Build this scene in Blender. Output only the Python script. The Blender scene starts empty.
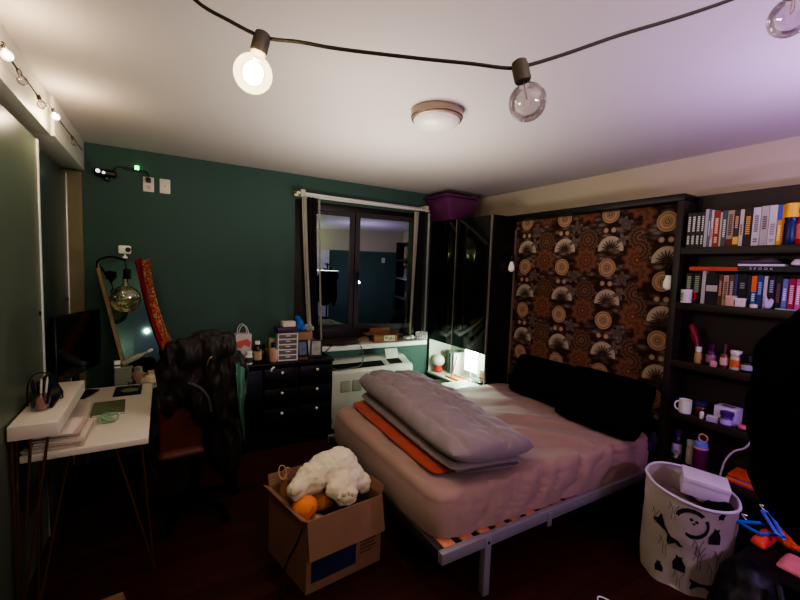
import bpy, bmesh, math, random
from mathutils import Vector, Matrix, noise
R = random.Random(7)
C = bpy.context.scene.collection
PI = math.pi
# ------------------------------------------------------------------ camera
FPX, YAW, PITCH, ROLL, H = 402.1, .53507, .075524, .034842, 1.6
fw = Vector((math.sin(YAW)*math.cos(PITCH), math.cos(YAW)*math.cos(PITCH), -math.sin(PITCH)))
r0 = Vector((math.cos(YAW), -math.sin(YAW), 0)); u0 = r0.cross(fw)
rt = math.cos(ROLL)*r0 + math.sin(ROLL)*u0; up = -math.sin(ROLL)*r0 + math.cos(ROLL)*u0
CAM = Vector((0, 0, H))
cd = bpy.data.cameras.new('camera'); cam = bpy.data.objects.new('camera', cd); C.objects.link(cam)
cd.sensor_width = 36; cd.lens = 36*FPX/800; cd.clip_start = .02
m = Matrix((rt, up, -fw)).transposed().to_4x4(); m.translation = CAM; cam.matrix_world = m
bpy.context.scene.camera = cam
# measuring: sight line of a photo point met with a plane of the room
def ray(x, y): return (x-400)/FPX*rt + (300-y)/FPX*up + fw
def az(x, y, z): d = ray(x, y); return CAM + d*((z-H)/d.z)
def ax(x, y, X): d = ray(x, y); return CAM + d*(X/d.x)
def ay(x, y, Y): d = ray(x, y); return CAM + d*(Y/d.y)
def ad(x, y, D): return CAM + ray(x, y)*D
# ------------------------------------------------------------------ materials
def lin(c): return tuple((v/255/12.92 if v/255 <= .04045 else ((v/255+.055)/1.055)**2.4) for v in c)
class X:
    """tiny expression wrapper over math nodes"""
    def __init__(s, nt, k): s.nt, s.k = nt, k
    def op(s, o, b=None, c=None):
        n = s.nt.nodes.new('ShaderNodeMath'); n.operation = o
        for i, v in enumerate((s, b, c)):
            if v is None: continue
            if isinstance(v, X): s.nt.links.new(v.k, n.inputs[i])
            else: n.inputs[i].default_value = v
        return X(s.nt, n.outputs[0])
    def __add__(s, b): return s.op('ADD', b)
    def __sub__(s, b): return s.op('SUBTRACT', b)
    def __mul__(s, b): return s.op('MULTIPLY', b)
    def __truediv__(s, b): return s.op('DIVIDE', b)
    def fr(s): return s.op('FRACT')
    def wrap(s): return (s+.5).op('FLOOR')
    def lt(s, b): return s.op('LESS_THAN', b)
    def gt(s, b): return s.op('GREATER_THAN', b)
MATS = {}
def mat(name, col, rough=.55, metal=0., var=.14, scale=14, bump=0., spec=.4, emit=0., ecol=None, alpha=1., bscale=None, trans=0., sheen=0.):
    if name in MATS: return MATS[name]
    mt = bpy.data.materials.new(name); mt.use_nodes = True; nt = mt.node_tree; b = nt.nodes['Principled BSDF']
    tc = nt.nodes.new('ShaderNodeTexCoord'); nz = nt.nodes.new('ShaderNodeTexNoise'); nz.inputs['Scale'].default_value = scale
    nz.inputs['Detail'].default_value = 4
    nt.links.new(tc.outputs['Object'], nz.inputs['Vector'])
    mx = nt.nodes.new('ShaderNodeMix'); mx.data_type = 'RGBA'
    c = lin(col)
    mx.inputs[6].default_value = (*[v*(1-var) for v in c], 1); mx.inputs[7].default_value = (*[min(1, v*(1+var)) for v in c], 1)
    nt.links.new(nz.outputs[0], mx.inputs[0]); nt.links.new(mx.outputs[2], b.inputs['Base Color'])
    b.inputs['Roughness'].default_value = rough; b.inputs['Metallic'].default_value = metal
    b.inputs['Specular IOR Level'].default_value = spec
    if sheen: b.inputs['Sheen Weight'].default_value = sheen
    if emit:
        b.inputs['Emission Color'].default_value = (*lin(ecol or col), 1); b.inputs['Emission Strength'].default_value = emit
    if alpha < 1: b.inputs['Alpha'].default_value = alpha
    if bump:
        n2 = nt.nodes.new('ShaderNodeTexNoise'); n2.inputs['Scale'].default_value = bscale or scale*6; n2.inputs['Detail'].default_value = 5
        nt.links.new(tc.outputs['Object'], n2.inputs['Vector'])
        bp = nt.nodes.new('ShaderNodeBump'); bp.inputs['Strength'].default_value = bump; bp.inputs['Distance'].default_value = .01
        nt.links.new(n2.outputs[0], bp.inputs['Height']); nt.links.new(bp.outputs[0], b.inputs['Normal'])
    MATS[name] = mt; return mt
def glass(name, tint, refl=.08, rough=.0, minr=.03, gcol=(255, 255, 255)):
    """see-through pane: tinted transparent with a fresnel gloss"""
    if name in MATS: return MATS[name]
    mt = bpy.data.materials.new(name); mt.use_nodes = True; nt = mt.node_tree
    for n in list(nt.nodes):
        if n.type != 'OUTPUT_MATERIAL': nt.nodes.remove(n)
    out = [n for n in nt.nodes if n.type == 'OUTPUT_MATERIAL'][0]
    tr = nt.nodes.new('ShaderNodeBsdfTransparent'); tr.inputs[0].default_value = (*lin(tint), 1)
    gl = nt.nodes.new('ShaderNodeBsdfGlossy'); gl.inputs['Roughness'].default_value = rough; gl.inputs[0].default_value = (*lin(gcol), 1)
    lw = nt.nodes.new('ShaderNodeLayerWeight'); lw.inputs[0].default_value = .35
    mr = nt.nodes.new('ShaderNodeMapRange'); mr.inputs['To Min'].default_value = minr; mr.inputs['To Max'].default_value = refl
    nt.links.new(lw.outputs['Fresnel'], mr.inputs[0])
    mx = nt.nodes.new('ShaderNodeMixShader')
    nt.links.new(mr.outputs[0], mx.inputs[0]); nt.links.new(tr.outputs[0], mx.inputs[1]); nt.links.new(gl.outputs[0], mx.inputs[2])
    nt.links.new(mx.outputs[0], out.inputs[0]); MATS[name] = mt; return mt
def wood_floor():
    mt = bpy.data.materials.new('dark plank floor'); mt.use_nodes = True; nt = mt.node_tree; b = nt.nodes['Principled BSDF']
    tc = nt.nodes.new('ShaderNodeTexCoord'); br = nt.nodes.new('ShaderNodeTexBrick')
    br.inputs['Scale'].default_value = 1; br.inputs['Brick Width'].default_value = 1.1; br.inputs['Row Height'].default_value = .09; br.inputs['Mortar Size'].default_value = .0018
    br.inputs['Color1'].default_value = (*lin((58, 26, 18)), 1); br.inputs['Color2'].default_value = (*lin((76, 36, 25)), 1); br.inputs['Mortar'].default_value = (*lin((8, 5, 4)), 1)
    nt.links.new(tc.outputs['Object'], br.inputs['Vector'])
    nz = nt.nodes.new('ShaderNodeTexNoise'); nz.inputs['Scale'].default_value = 7
    mp = nt.nodes.new('ShaderNodeMapping'); mp.inputs['Scale'].default_value = (1, 14, 1)
    nt.links.new(tc.outputs['Object'], mp.inputs[0]); nt.links.new(mp.outputs[0], nz.inputs['Vector'])
    mx = nt.nodes.new('ShaderNodeMix'); mx.data_type = 'RGBA'; mx.blend_type = 'MULTIPLY'; mx.inputs[0].default_value = .7
    nt.links.new(br.outputs[0], mx.inputs[6]); nt.links.new(nz.outputs[0], mx.inputs[7]); nt.links.new(mx.outputs[2], b.inputs['Base Color'])
    b.inputs['Roughness'].default_value = .42; b.inputs['Specular IOR Level'].default_value = .25; return mt
def wallpaper():
    mt = bpy.data.materials.new('retro flower wallpaper'); mt.use_nodes = True; nt = mt.node_tree; b = nt.nodes['Principled BSDF']
    tc = nt.nodes.new('ShaderNodeTexCoord'); sp = nt.nodes.new('ShaderNodeSeparateXYZ'); nt.links.new(tc.outputs['Object'], sp.inputs[0])
    T = .415
    y, z = X(nt, sp.outputs[1])+2.1, X(nt, sp.outputs[2])
    u = (y*-1+2.316)/T; v = (z-1.671)/T+y.lt(1.655)*.22
    # ground: leafy swirl of grey-browns
    nz = nt.nodes.new('ShaderNodeTexVoronoi'); nz.inputs['Scale'].default_value = 17
    mp = nt.nodes.new('ShaderNodeMapping'); mp.inputs['Scale'].default_value = (1, .62, 1.5)
    nt.links.new(tc.outputs['Object'], mp.inputs[0]); nt.links.new(mp.outputs[0], nz.inputs['Vector'])
    rp = nt.nodes.new('ShaderNodeValToRGB'); e = rp.color_ramp.elements
    e[0].position = .18; e[0].color = (*lin((128, 112, 104)), 1); e[1].position = .62; e[1].color = (*lin((58, 36, 26)), 1)
    n_ = e.new(.36); n_.color = (*lin((96, 72, 58)), 1)
    nt.links.new(nz.outputs['Distance'], rp.inputs[0])
    cur = rp.outputs[0]
    def layer(cu, cv, r, ramp, pet=0, amp=0., half=0, spokes=0):
        nonlocal cur
        du = (u-(cu-.5)).fr()-.5; dv = (v-(cv-.5)).fr()-.5
        d = (du*du+dv*dv).op('SQRT'); th = dv.op('ARCTAN2', du)
        q = d/r
        if pet: q = q/((th*pet).op('SINE')*amp+1)
        msk = q.lt(1)
        if half: msk = msk*dv.gt(-.03)
        if spokes: msk = msk*((th*spokes).op('SINE')+d*9).gt(.75)
        rr = nt.nodes.new('ShaderNodeValToRGB'); rr.color_ramp.interpolation = 'LINEAR'
        el = rr.color_ramp.elements
        el[0].position = ramp[0][0]; el[0].color = (*lin(ramp[0][1]), 1); el[1].position = ramp[-1][0]; el[1].color = (*lin(ramp[-1][1]), 1)
        for p, c in ramp[1:-1]: k = el.new(p); k.color = (*lin(c), 1)
        nt.links.new(q.k, rr.inputs[0])
        mx = nt.nodes.new('ShaderNodeMix'); mx.data_type = 'RGBA'
        nt.links.new(msk.k, mx.inputs[0]); nt.links.new(cur, mx.inputs[6]); nt.links.new(rr.outputs[0], mx.inputs[7]); cur = mx.outputs[2]
    rust, tan, drk, cream, gry = (132, 84, 58), (186, 148, 110), (70, 44, 30), (190, 172, 146), (118, 100, 88)
    layer(.57, -.46, .23, [(0, drk), (.2, (140, 100, 70)), (.3, drk), (.5, (128, 92, 68)), (.6, (70, 42, 28)), (.8, (122, 88, 66)), (.95, drk)], 14, .08)
    layer(.55, .14, .26, [(0, tan), (.12, (110, 40, 20)), (.3, rust), (.45, (104, 62, 40)), (.7, (136, 88, 60)), (1, (92, 52, 34))], 9, .13)
    layer(.04, .34, .25, [(0, gry), (.25, drk), (.4, gry), (.75, cream), (1, cream)], 0, 0, 1, 17)
    layer(.30, -.20, .10, [(0, gry), (.5, (92, 76, 70)), (1, (126, 108, 98))], 5, .4)
    layer(.27, .52, .09, [(0, (90, 70, 60)), (.6, (128, 108, 96)), (1, (100, 84, 76))], 4, .45)
    layer(-.07, -.3, .055, [(0, cream), (.7, tan), (1, drk)]); layer(.08, -.3, .055, [(0, cream), (.7, tan), (1, drk)])
    layer(0, 0, .17, [(0, drk), (.1, cream), (.2, drk), (.3, tan), (.42, (150, 108, 74)), (.52, tan), (.72, (192, 152, 112)), (.8, (140, 98, 66)), (.9, tan)])
    hs = nt.nodes.new('ShaderNodeHueSaturation'); hs.inputs['Saturation'].default_value = .92; hs.inputs['Value'].default_value = .78
    nt.links.new(cur, hs.inputs['Color']); nt.links.new(hs.outputs[0], b.inputs['Base Color']); b.inputs['Roughness'].default_value = .8; b.inputs['Specular IOR Level'].default_value = .1
    return mt
# ------------------------------------------------------------------ mesh builder
class B:
    def __init__(s): s.bm = bmesh.new()
    def _hull(s, vs, faces):
        v = [s.bm.verts.new(p) for p in vs]
        for f in faces:
            try: s.bm.faces.new([v[i] for i in f])
            except ValueError: pass
        return v
    def box(s, x0, y0, z0, x1, y1, z1, M=None, bev=0, seg=2):
        vs = [Vector(p) for p in ((x0,y0,z0),(x1,y0,z0),(x1,y1,z0),(x0,y1,z0),(x0,y0,z1),(x1,y0,z1),(x1,y1,z1),(x0,y1,z1))]
        if M is not None: vs = [M @ p for p in vs]
        v = s._hull(vs, [(3,2,1,0),(4,5,6,7),(0,1,5,4),(1,2,6,5),(2,3,7,6),(3,0,4,7)])
        if bev:
            es = list({e for q in v for e in q.link_edges})
            bmesh.ops.bevel(s.bm, geom=es, offset=bev, segments=seg, affect='EDGES', profile=.5, clamp_overlap=True)
        return s
    def hexa(s, lo, hi):
        """box from four bottom and four top points"""
        s._hull([Vector(p) for p in lo]+[Vector(p) for p in hi], [(3,2,1,0),(4,5,6,7),(0,1,5,4),(1,2,6,5),(2,3,7,6),(3,0,4,7)]); return s
    def bar(s, a, b, w, h, upv=(0,0,1)):
        a, b = Vector(a), Vector(b); d = (b-a).normalized(); uq = Vector(upv)
        if abs(d.dot(uq)) > .95: uq = Vector((1,0,0))
        sx = d.cross(uq).normalized()*w/2; sz = sx.cross(d).normalized()*h/2
        s.hexa([a-sx-sz, a+sx-sz, b+sx-sz, b-sx-sz], [a-sx+sz, a+sx+sz, b+sx+sz, b-sx+sz]); return s
    def tube(s, pts, r, seg=8, closed=False, rs=None):
        pts = [Vector(p) for p in pts]; n = len(pts); prev = None; rings = []
        for i, p in enumerate(pts):
            a = pts[(i-1) % n] if (closed or i > 0) else p; b = pts[(i+1) % n] if (closed or i < n-1) else p
            d = (b-a).normalized()
            if prev is None:
                q = Vector((0,0,1)) if abs(d.z) < .9 else Vector((1,0,0)); prev = d.cross(q).normalized()
            else:
                prev = (prev-d*prev.dot(d))
                prev = prev.normalized() if prev.length > 1e-6 else d.orthogonal().normalized()
            bi = d.cross(prev); rr = rs[i] if rs else r
            rings.append([s.bm.verts.new(p+(prev*math.cos(2*PI*k/seg)+bi*math.sin(2*PI*k/seg))*rr) for k in range(seg)])
        for i in range(n if closed else n-1):
            A, Bq = rings[i], rings[(i+1) % n]
            for k in range(seg):
                try: s.bm.faces.new((A[k], A[(k+1) % seg], Bq[(k+1) % seg], Bq[k]))
                except ValueError: pass
        if not closed:
            s.bm.faces.new(rings[0][::-1]); s.bm.faces.new(rings[-1])
        return s
    def lathe(s, prof, c=(0,0,0), seg=24, M=None, cap=True):
        c = Vector(c); rings = []
        for r, z in prof:
            ring = []
            for k in range(seg):
                p = Vector((r*math.cos(2*PI*k/seg), r*math.sin(2*PI*k/seg), z))
                if M is not None: p = M @ p
                ring.append(s.bm.verts.new(c+p))
            rings.append(ring)
        for A, Bq in zip(rings, rings[1:]):
            for k in range(seg): s.bm.faces.new((A[k], A[(k+1) % seg], Bq[(k+1) % seg], Bq[k]))
        if cap:
            s.bm.faces.new(rings[0][::-1]); s.bm.faces.new(rings[-1])
        return s
    def ell(s, c, r, sub=3, M=None):
        mm = Matrix.Translation(Vector(c)) @ (M or Matrix.Identity(4)) @ Matrix.Diagonal((*r, 1))
        bmesh.ops.create_icosphere(s.bm, subdivisions=sub, radius=1, matrix=mm); return s
    def pad(s, P, h, z0=None, n=28, m_=28, pu=4, pv=4, amp=.0, fr=6, rnd=.15, seed=0, quilt=None, low=0., floor=None):
        """puffy slab over the four corners P (near-left, near-right, far-right, far-left)"""
        P = [Vector(p) for p in P]
        def pos(u, v):
            # rounded corners
            uu = u*(1-rnd*.5*abs(v)**6); vv = v*(1-rnd*.5*abs(u)**6)
            a, b = (uu+1)/2, (vv+1)/2
            return P[0]*(1-a)*(1-b)+P[1]*a*(1-b)+P[2]*a*b+P[3]*(1-a)*b
        T, Bt = [], []
        for i in range(n+1):
            T.append([]); Bt.append([])
            for j in range(m_+1):
                u, v = math.sin((i/n*2-1)*PI/2), math.sin((j/m_*2-1)*PI/2)
                p = pos(u, v)
                f = max(0, (1-abs(u)**pu))**.5*max(0, (1-abs(v)**pv))**.5
                hh = h(u, v) if callable(h) else h
                w = amp*(noise.noise(Vector((p.x*fr+seed, p.y*fr, p.z*fr+seed)))+.5*noise.noise(Vector((p.x*fr*2.3+seed, p.y*fr*2.3, 5))))
                q = quilt(u, v) if quilt else 0
                edge = (i in (0, n) or j in (0, m_))
                mid = hh*low
                t = p + Vector((0, 0, mid+(hh-mid)*f+(w+q)*min(1, f*1.5)))
                T[-1].append(s.bm.verts.new(t))
                Bt[-1].append(T[-1][-1] if edge else s.bm.verts.new(p+Vector((0, 0, mid*(1-f)))))
        for i in range(n):
            for j in range(m_):
                s.bm.faces.new((T[i][j], T[i+1][j], T[i+1][j+1], T[i][j+1]))
                q = (Bt[i][j], Bt[i][j+1], Bt[i+1][j+1], Bt[i+1][j])
                if len(set(q)) == 4:
                    try: s.bm.faces.new(q)
                    except ValueError: pass
        return s
    def surf(s, f, n, m_, thick=0., closed_u=False):
        """grid surface f(u, v) in [0,1]; thick adds a back side"""
        V = [[s.bm.verts.new(f(i/n, j/m_)) for j in range(m_+1)] for i in range(n if closed_u else n+1)]
        L = len(V)
        for i in range(n):
            for j in range(m_): s.bm.faces.new((V[i][j], V[(i+1) % L][j], V[(i+1) % L][j+1], V[i][j+1]))
        if thick: bmesh.ops.solidify(s.bm, geom=list(s.bm.faces), thickness=thick)
        return s
    def extr(s, pts, M, t):
        """flat outline (2-D) extruded by t along local z, placed by M"""
        v0 = [s.bm.verts.new(M @ Vector((x, y, 0))) for x, y in pts]; v1 = [s.bm.verts.new(M @ Vector((x, y, t))) for x, y in pts]
        s.bm.faces.new(v0[::-1]); s.bm.faces.new(v1)
        for i in range(len(pts)): j = (i+1) % len(pts); s.bm.faces.new((v0[i], v0[j], v1[j], v1[i]))
        return s
    def build(s, name, mt, parent=None, smooth=35, remesh=0, jit=0, jfr=20, bev=0):
        bm = s.bm
        if bev: bmesh.ops.bevel(bm, geom=list(bm.edges), offset=bev, segments=2, affect='EDGES', profile=.5, clamp_overlap=True)
        bmesh.ops.recalc_face_normals(bm, faces=list(bm.faces))
        me = bpy.data.meshes.new(name); bm.to_mesh(me); bm.free()
        if remesh:
            o = bpy.data.objects.new('tmp', me); C.objects.link(o)
            md = o.modifiers.new('r', 'REMESH'); md.mode = 'VOXEL'; md.voxel_size = remesh
            ms = o.modifiers.new('s', 'SMOOTH'); ms.iterations = 4; ms.factor = .5
            dg = bpy.context.evaluated_depsgraph_get(); dg.update()
            me2 = bpy.data.meshes.new_from_object(o.evaluated_get(dg)); bpy.data.objects.remove(o); bpy.data.meshes.remove(me); me = me2; me.name = name
        if jit:
            for v, nn in zip(me.vertices, [n.vector.copy() for n in me.vertex_normals]):
                v.co += nn*jit*(noise.noise(v.co*jfr)+.6*noise.noise(v.co*jfr*2.7))
        off = WL.get(parent.name) if parent else None
        if off: me.transform(Matrix.Translation(-off))
        me.materials.clear(); me.materials.append(mt)
        if smooth:
            me.shade_smooth(); me.set_sharp_from_angle(angle=math.radians(smooth))
        o = bpy.data.objects.new(name, me); C.objects.link(o); o.parent = parent
        if off: WL[o.name] = off
        return o
WL = {}
def tag(o, label, cat, group=None, kind=None):
    o['label'] = label; o['category'] = cat
    if group: o['group'] = group
    if kind: o['kind'] = kind
    return o
def thing(name, label, cat, loc=(0,0,0), rot=(0,0,0), group=None, world=False):
    """an Empty at the thing's base; world=True: its parts are given in room coordinates"""
    o = bpy.data.objects.new(name, None); C.objects.link(o); o.location = loc; o.rotation_euler = rot; o.empty_display_size = .05
    tag(o, label, cat, group)
    if world: WL[o.name] = Vector(loc)
    return o
def struct(b, name, mt, parent=None, **k):
    o = b.build(name, mt, parent, **k)
    if not parent: o['kind'] = 'structure'
    return o
def sm(pts, k=6):
    """catmull-rom through points"""
    P = [Vector(p) for p in pts]; o = []
    for i in range(len(P)-1):
        a, b, c, d = P[max(i-1, 0)], P[i], P[i+1], P[min(i+2, len(P)-1)]
        for t in range(k):
            t /= k; o.append(.5*((2*b)+(c-a)*t+(2*a-5*b+4*c-d)*t*t+(3*b-a-3*c+d)*t**3))
    o.append(P[-1]); return o
def text(body, size, M, mt, parent, name='lettering', t=.0006):
    cu = bpy.data.curves.new('t', 'FONT'); cu.body = body; cu.size = size; cu.align_x = 'CENTER'; cu.align_y = 'CENTER'; cu.extrude = t
    o = bpy.data.objects.new('t', cu); C.objects.link(o); dg = bpy.context.evaluated_depsgraph_get(); dg.update()
    me = bpy.data.meshes.new_from_object(o.evaluated_get(dg)); bpy.data.objects.remove(o); me.transform(M)
    off = WL.get(parent.name)
    if off: me.transform(Matrix.Translation(-off))
    me.name = name; me.materials.clear(); me.materials.append(mt)
    q = bpy.data.objects.new(name, me); C.objects.link(q); q.parent = parent; return q
def light(name, loc, w, col, r=.03):
    l = bpy.data.lights.new(name, 'POINT'); l.energy = w; l.color = col; l.shadow_soft_size = r
    o = bpy.data.objects.new(name, l); C.objects.link(o); o.location = loc; return o
# ================================================================== ROOM
XL, XR, YB, YF, ZC = -.60, 3.25, 3.88, -1.25, 2.47
white_paint = mat('ceiling paint', (198, 190, 183), .85, var=.03, scale=2, spec=.1)
cream = mat('cream wall paint', (196, 182, 160), .85, var=.04, scale=2, spec=.1)
green = mat('deep green wall paint', (66, 92, 82), .7, var=.07, scale=2.5, spec=.2, bump=.03)
trimw = mat('white trim paint', (206, 200, 188), .5, var=.04)
struct(B().box(XL-.1, YF-.1, -.1, XR+.1, YB+.2, 0), 'floor', wood_floor())
struct(B().box(XL-.1, YF-.1, ZC, XR+.1, YB+.2, ZC+.1), 'ceiling', white_paint)
WX0, WX1, WZ0, WZ1 = 1.10, 2.56, .85, 2.235
b = B().box(XL-.1, YB, 0, WX0, YB+.15, ZC).box(WX1, YB, 0, XR+.1, YB+.15, ZC).box(WX0, YB, 0, WX1, YB+.15, WZ0).box(WX0, YB, WZ1, WX1, YB+.15, ZC)
struct(b, 'wall_back', green)
struct(B().box(XR, YF, 0, XR+.1, YB, ZC), 'wall_right', cream)
struct(B().box(XL-.1, YF, 0, XL-.06, YB, ZC), 'wall_left', cream)
# the wall behind the camera: green below, cream band above
struct(B().box(XL-.06, YF-.1, 0, XR+.1, YF, 2.0), 'wall_front', green)
struct(B().box(XL-.06, YF-.1, 2.0, XR+.1, YF, ZC), 'trim_1', cream)
t = thing('light_switch', 'small white light switch on the green wall behind the viewer', 'switch', (2.80, YF+.0005, 1.80))
B().box(-.04, 0, -.06, .04, .008, .06, bev=.002).build('plate', mat('white plate', (222, 214, 198), .4), t); B().box(-.012, .0082, -.02, .012, .014, .02, bev=.002).build('rocker', mat('ivory socket', (196, 182, 160), .4), t)
t = thing('wall_shelf', 'pale lilac shelf unit lit purple behind the viewer, mirrored in the window', 'shelf', (1.56, YF, 0), world=True)
lil = mat('pale lilac board', (206, 198, 214), .6)
B().box(1.40, YF+.001, 0, 1.72, YF+.02, 2.0).build('back_panel', lil, t)
for z in (.45, .92, 1.36): B().box(1.40, YF+.0205, z-.03, 1.72, YF+.26, z).build('shelf', mat('dark shelf board', (30, 26, 34), .5), t)
B().box(1.69, YF+.0205, .0, 1.72, YF+.03, 2.0).build('edge_strip', lil, t)
# soffit over the sliding doors, in two lengths with a slight step
struct(B().box(XL-.06, YF, 2.258, -.512, 2.90, ZC, bev=.003).box(XL-.06, 2.90, 2.258, -.497, YB, ZC, bev=.003), 'trim_2', trimw)
struct(B().box(XL-.06, YB-.05, 0, -.51, YB, 2.24, bev=.002), 'trim_3', mat('beige jamb', (120, 112, 84), .6))
doorm = mat('grey green satin door panel', (82, 92, 78), .38, var=.05, scale=3, spec=.5)
doorm2 = mat('dark green satin door panel', (52, 68, 62), .3, var=.05, scale=3, spec=.5)
alu = mat('pale aluminium edge', (214, 216, 206), .35, metal=.3, var=.04)
for k, (y0, y1, x, dm) in enumerate(((1.70, 2.87, -.565, doorm), (2.78, 3.83, -.60, doorm2), (.50, 1.74, -.60, doorm2))):
    d = struct(B().box(x-.03, y0, .02, x, y1, 2.22, bev=.003), 'door_%d' % (k+1), dm)
    B().box(x-.031, y1-.018, .021, x+.006, y1+.004, 2.219, bev=.002).build('door_edge', alu, d)
    B().lathe([(.012, 0), (.012, .003), (.007, .005), (0.001, .005)], (x+.0005, y1-.06, 1.30), 12, M=Matrix.Rotation(PI/2, 4, 'Y')).build('door_pull', mat('black metal', (16, 16, 15), .4, metal=.5), d)
# window ------------------------------------------------------------
wfr = mat('dark brown window frame', (44, 36, 32), .5, spec=.4)
w = struct(B().box(WX0, YB+.06, WZ0, 1.30, YB+.13, WZ1).box(2.44, YB+.06, WZ0, WX1, YB+.13, WZ1).box(1.30, YB+.06, WZ0, 2.44, YB+.13, .96).box(1.30, YB+.06, 2.17, 2.44, YB+.13, WZ1), 'window_1', wfr, bev=.003)
def sash(x0, x1, ang, hinge):
    hx = x0 if hinge == 'l' else x1
    Mx = Matrix.Translation((hx, YB+.05, 0)) @ Matrix.Rotation(ang, 4, 'Z') @ Matrix.Translation((-hx, -(YB+.05), 0))
    f = B(); y0, y1 = YB+.04, YB+.075
    f.box(x0, y0, .95, x0+.05, y1, 2.18, Mx).box(x1-.05, y0, .95, x1, y1, 2.18, Mx).box(x0+.05, y0, .95, x1-.05, y1, 1.0, Mx).box(x0+.05, y0, 2.13, x1-.05, y1, 2.18, Mx)
    fo = f.build('window_sash', wfr, w)
    B().box(x0+.05, YB+.054, 1.0, x1-.05, YB+.058, 2.13, Mx).build('pane', glass('dark window glass', (30, 60, 56), .9, .0, .36, (214, 255, 226)), w)  # green gloss tint colours what the panes reflect
    return Mx
sash(1.29, 1.745, math.radians(-9), 'r'); Mx = sash(1.755, 2.45, math.radians(-10), 'l')
B().box(1.775, YB+.01, 1.50, 1.80, YB+.04, 1.56, Mx, bev=.004).box(1.781, YB-.005, 1.44, 1.794, YB+.012, 1.545, Mx, bev=.004).build('window_handle', mat('dark bronze', (36, 30, 26), .4, metal=.7), w)
sill_m = mat('white sill paint', (214, 220, 206), .45, var=.04)
struct(B().box(1.12, 3.635, .785, 2.52, YB, .832, bev=.005), 'trim_4', sill_m)
# a plain dark outside beyond the glass
# ================================================================== WALL BED, CABINET, BOOKCASE
esp = mat('espresso laminate', (46, 38, 30), .45, var=.10, scale=5, spec=.35)
espd = mat('dark espresso laminate', (20, 17, 13), .4, var=.12, scale=5, spec=.4)
gl_door = mat('glossy black brown door', (16, 14, 8), .08, var=.1, spec=.6)
t = thing('wall_bed_surround', 'dark brown fold-down bed surround lined with retro brown flower wallpaper', 'bed surround', (3.05, 2.1, 0), world=True)
B().box(2.88, 1.335, 2.108, 3.10, 2.868, 2.15, bev=.002).build('top_beam', espd, t)
B().box(2.88, 1.335, 0, 3.10, 1.375, 2.106, bev=.002).build('side_panel', esp, t)
B().box(3.0, 1.376, .30, 3.03, 2.868, 2.106).build('back_panel', wallpaper(), t)
B().box(2.985, 1.377, .28, 2.9985, 2.852, .60).build('lower_panel', espd, t)
B().box(2.985, 2.853, .30, 2.999, 2.867, 2.03).build('edge_strip', mat('pale edge strip', (120, 104, 84), .6), t)
# tall cabinet left of the bed
cx, cy0, cy1, ct = 2.68, 2.87, 3.868, 2.15
t = thing('tall_cabinet', 'tall glossy dark cabinet between window and bed with a lit open niche', 'cabinet', (2.95, 3.37, 0), world=True)
b = B().box(cx+.02, cy0, 0, 3.22, cy0+.02, ct).box(cx+.02, cy1-.02, 0, 3.22, cy1, ct).box(cx+.02, cy0+.02, ct-.02, 3.22, cy1-.02, ct).box(3.20, cy0+.02, 0, 3.22, cy1-.02, ct-.02)
b.box(cx+.02, cy0+.02, .80, 3.20, cy1-.02, .825)
b.build('carcass', espd, t)
nich = mat('pale niche lining', (190, 196, 178), .6)
B().box(cx+.004, cy0+.02, .40, 3.20, cy1-.02, .42).build('niche_floor', nich, t)
B().box(3.02, cy0+.021, .42, 3.04, cy1-.021, .80).build('niche_back', nich, t)
B().box(cx+.02, cy1-.03, .42, 3.02, cy1-.0201, .80).build('niche_side', nich, t); B().box(cx+.02, cy0+.0201, .42, 3.02, cy0+.03, .80).build('niche_side', nich, t)
ym = ax(457, 219, cx).y
edge = mat('brushed door edge', (150, 146, 132), .35, metal=.6)
for y0, y1 in ((cy0+.012, ym-.006), (ym+.006, cy1-.002)):
    d = B().box(cx, y0, .815, cx+.018, y1, ct-.004, bev=.002).build('door', gl_door, t)
    B().box(cx-.004, y0-.011, .815, cx+.018, y0-.0005, ct-.004, bev=.001).build('door_edge', edge, d)
B().box(cx, cy0+.012, .05, cx+.018, cy1-.002, .395, bev=.002).build('drawer_front', mat('dark green black gloss', (14, 26, 18), .15, spec=.5), t)
light('niche_lamp', (2.80, 3.22, .755), 15, (.80, 1, .84), .03)
# bookcase ------------------------------------------------------------
BX = 2.88
t = thing('bookcase', 'dark brown wall bookcase with crowded shelves right of the bed', 'bookcase', (3.0, .75, 0), world=True)
B().box(3.055, .06, 0, 3.075, 1.334, 2.15).build('back_panel', esp, t)
B().box(BX, .04, 0, 3.055, .06, 2.15).build('side_panel', esp, t)
SH = {1: 1.805, 2: 1.452, 3: 1.075, 4: .735, 5: .40}
for k, z in SH.items(): B().box(BX, .0605, z-.045, 3.0545, 1.334, z, bev=.002).build('shelf', esp, t)
B().box(2.90, .0605, 0, 2.92, 1.334, .354).build('plinth_panel', espd, t)

def sconce(px, py, P, nrm, label):
    t = thing('wall_sconce', label, 'lamp', P, world=True, group='bare bulb sconces inside the bed surround'); nrm = Vector(nrm); P = Vector(P)
    q = nrm.to_track_quat('Z', 'Y').to_matrix().to_4x4()
    B().lathe([(.04, 0), (.04, .012), (.03, .02), (.015, .022), (.012, .045)], P, 20, M=q).build('backplate', mat('black sconce metal', (12, 12, 11), .4, metal=.4), t)
    e = P+nrm*.05
    B().lathe([(.014, .03), (.02, .025), (.021, -.03), (.019, -.035)], e, 16).build('socket', MATS['black sconce metal'], t)
    B().lathe([(.013, -.03), (.016, -.045), (.026, -.075), (.03, -.1), (.026, -.12), (.012, -.133), (.001, -.135)], e, 20).build('bulb', mat('unlit white bulb', (226, 222, 208), .3, emit=.12), t)  # weak emission added to brighten the unlit bulb
p = ay(508, 258, cy0); sconce(0, 0, (p.x, cy0-.0005, p.z), (0, -1, 0), 'black wall sconce with bare white bulb on the cabinet side')
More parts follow.
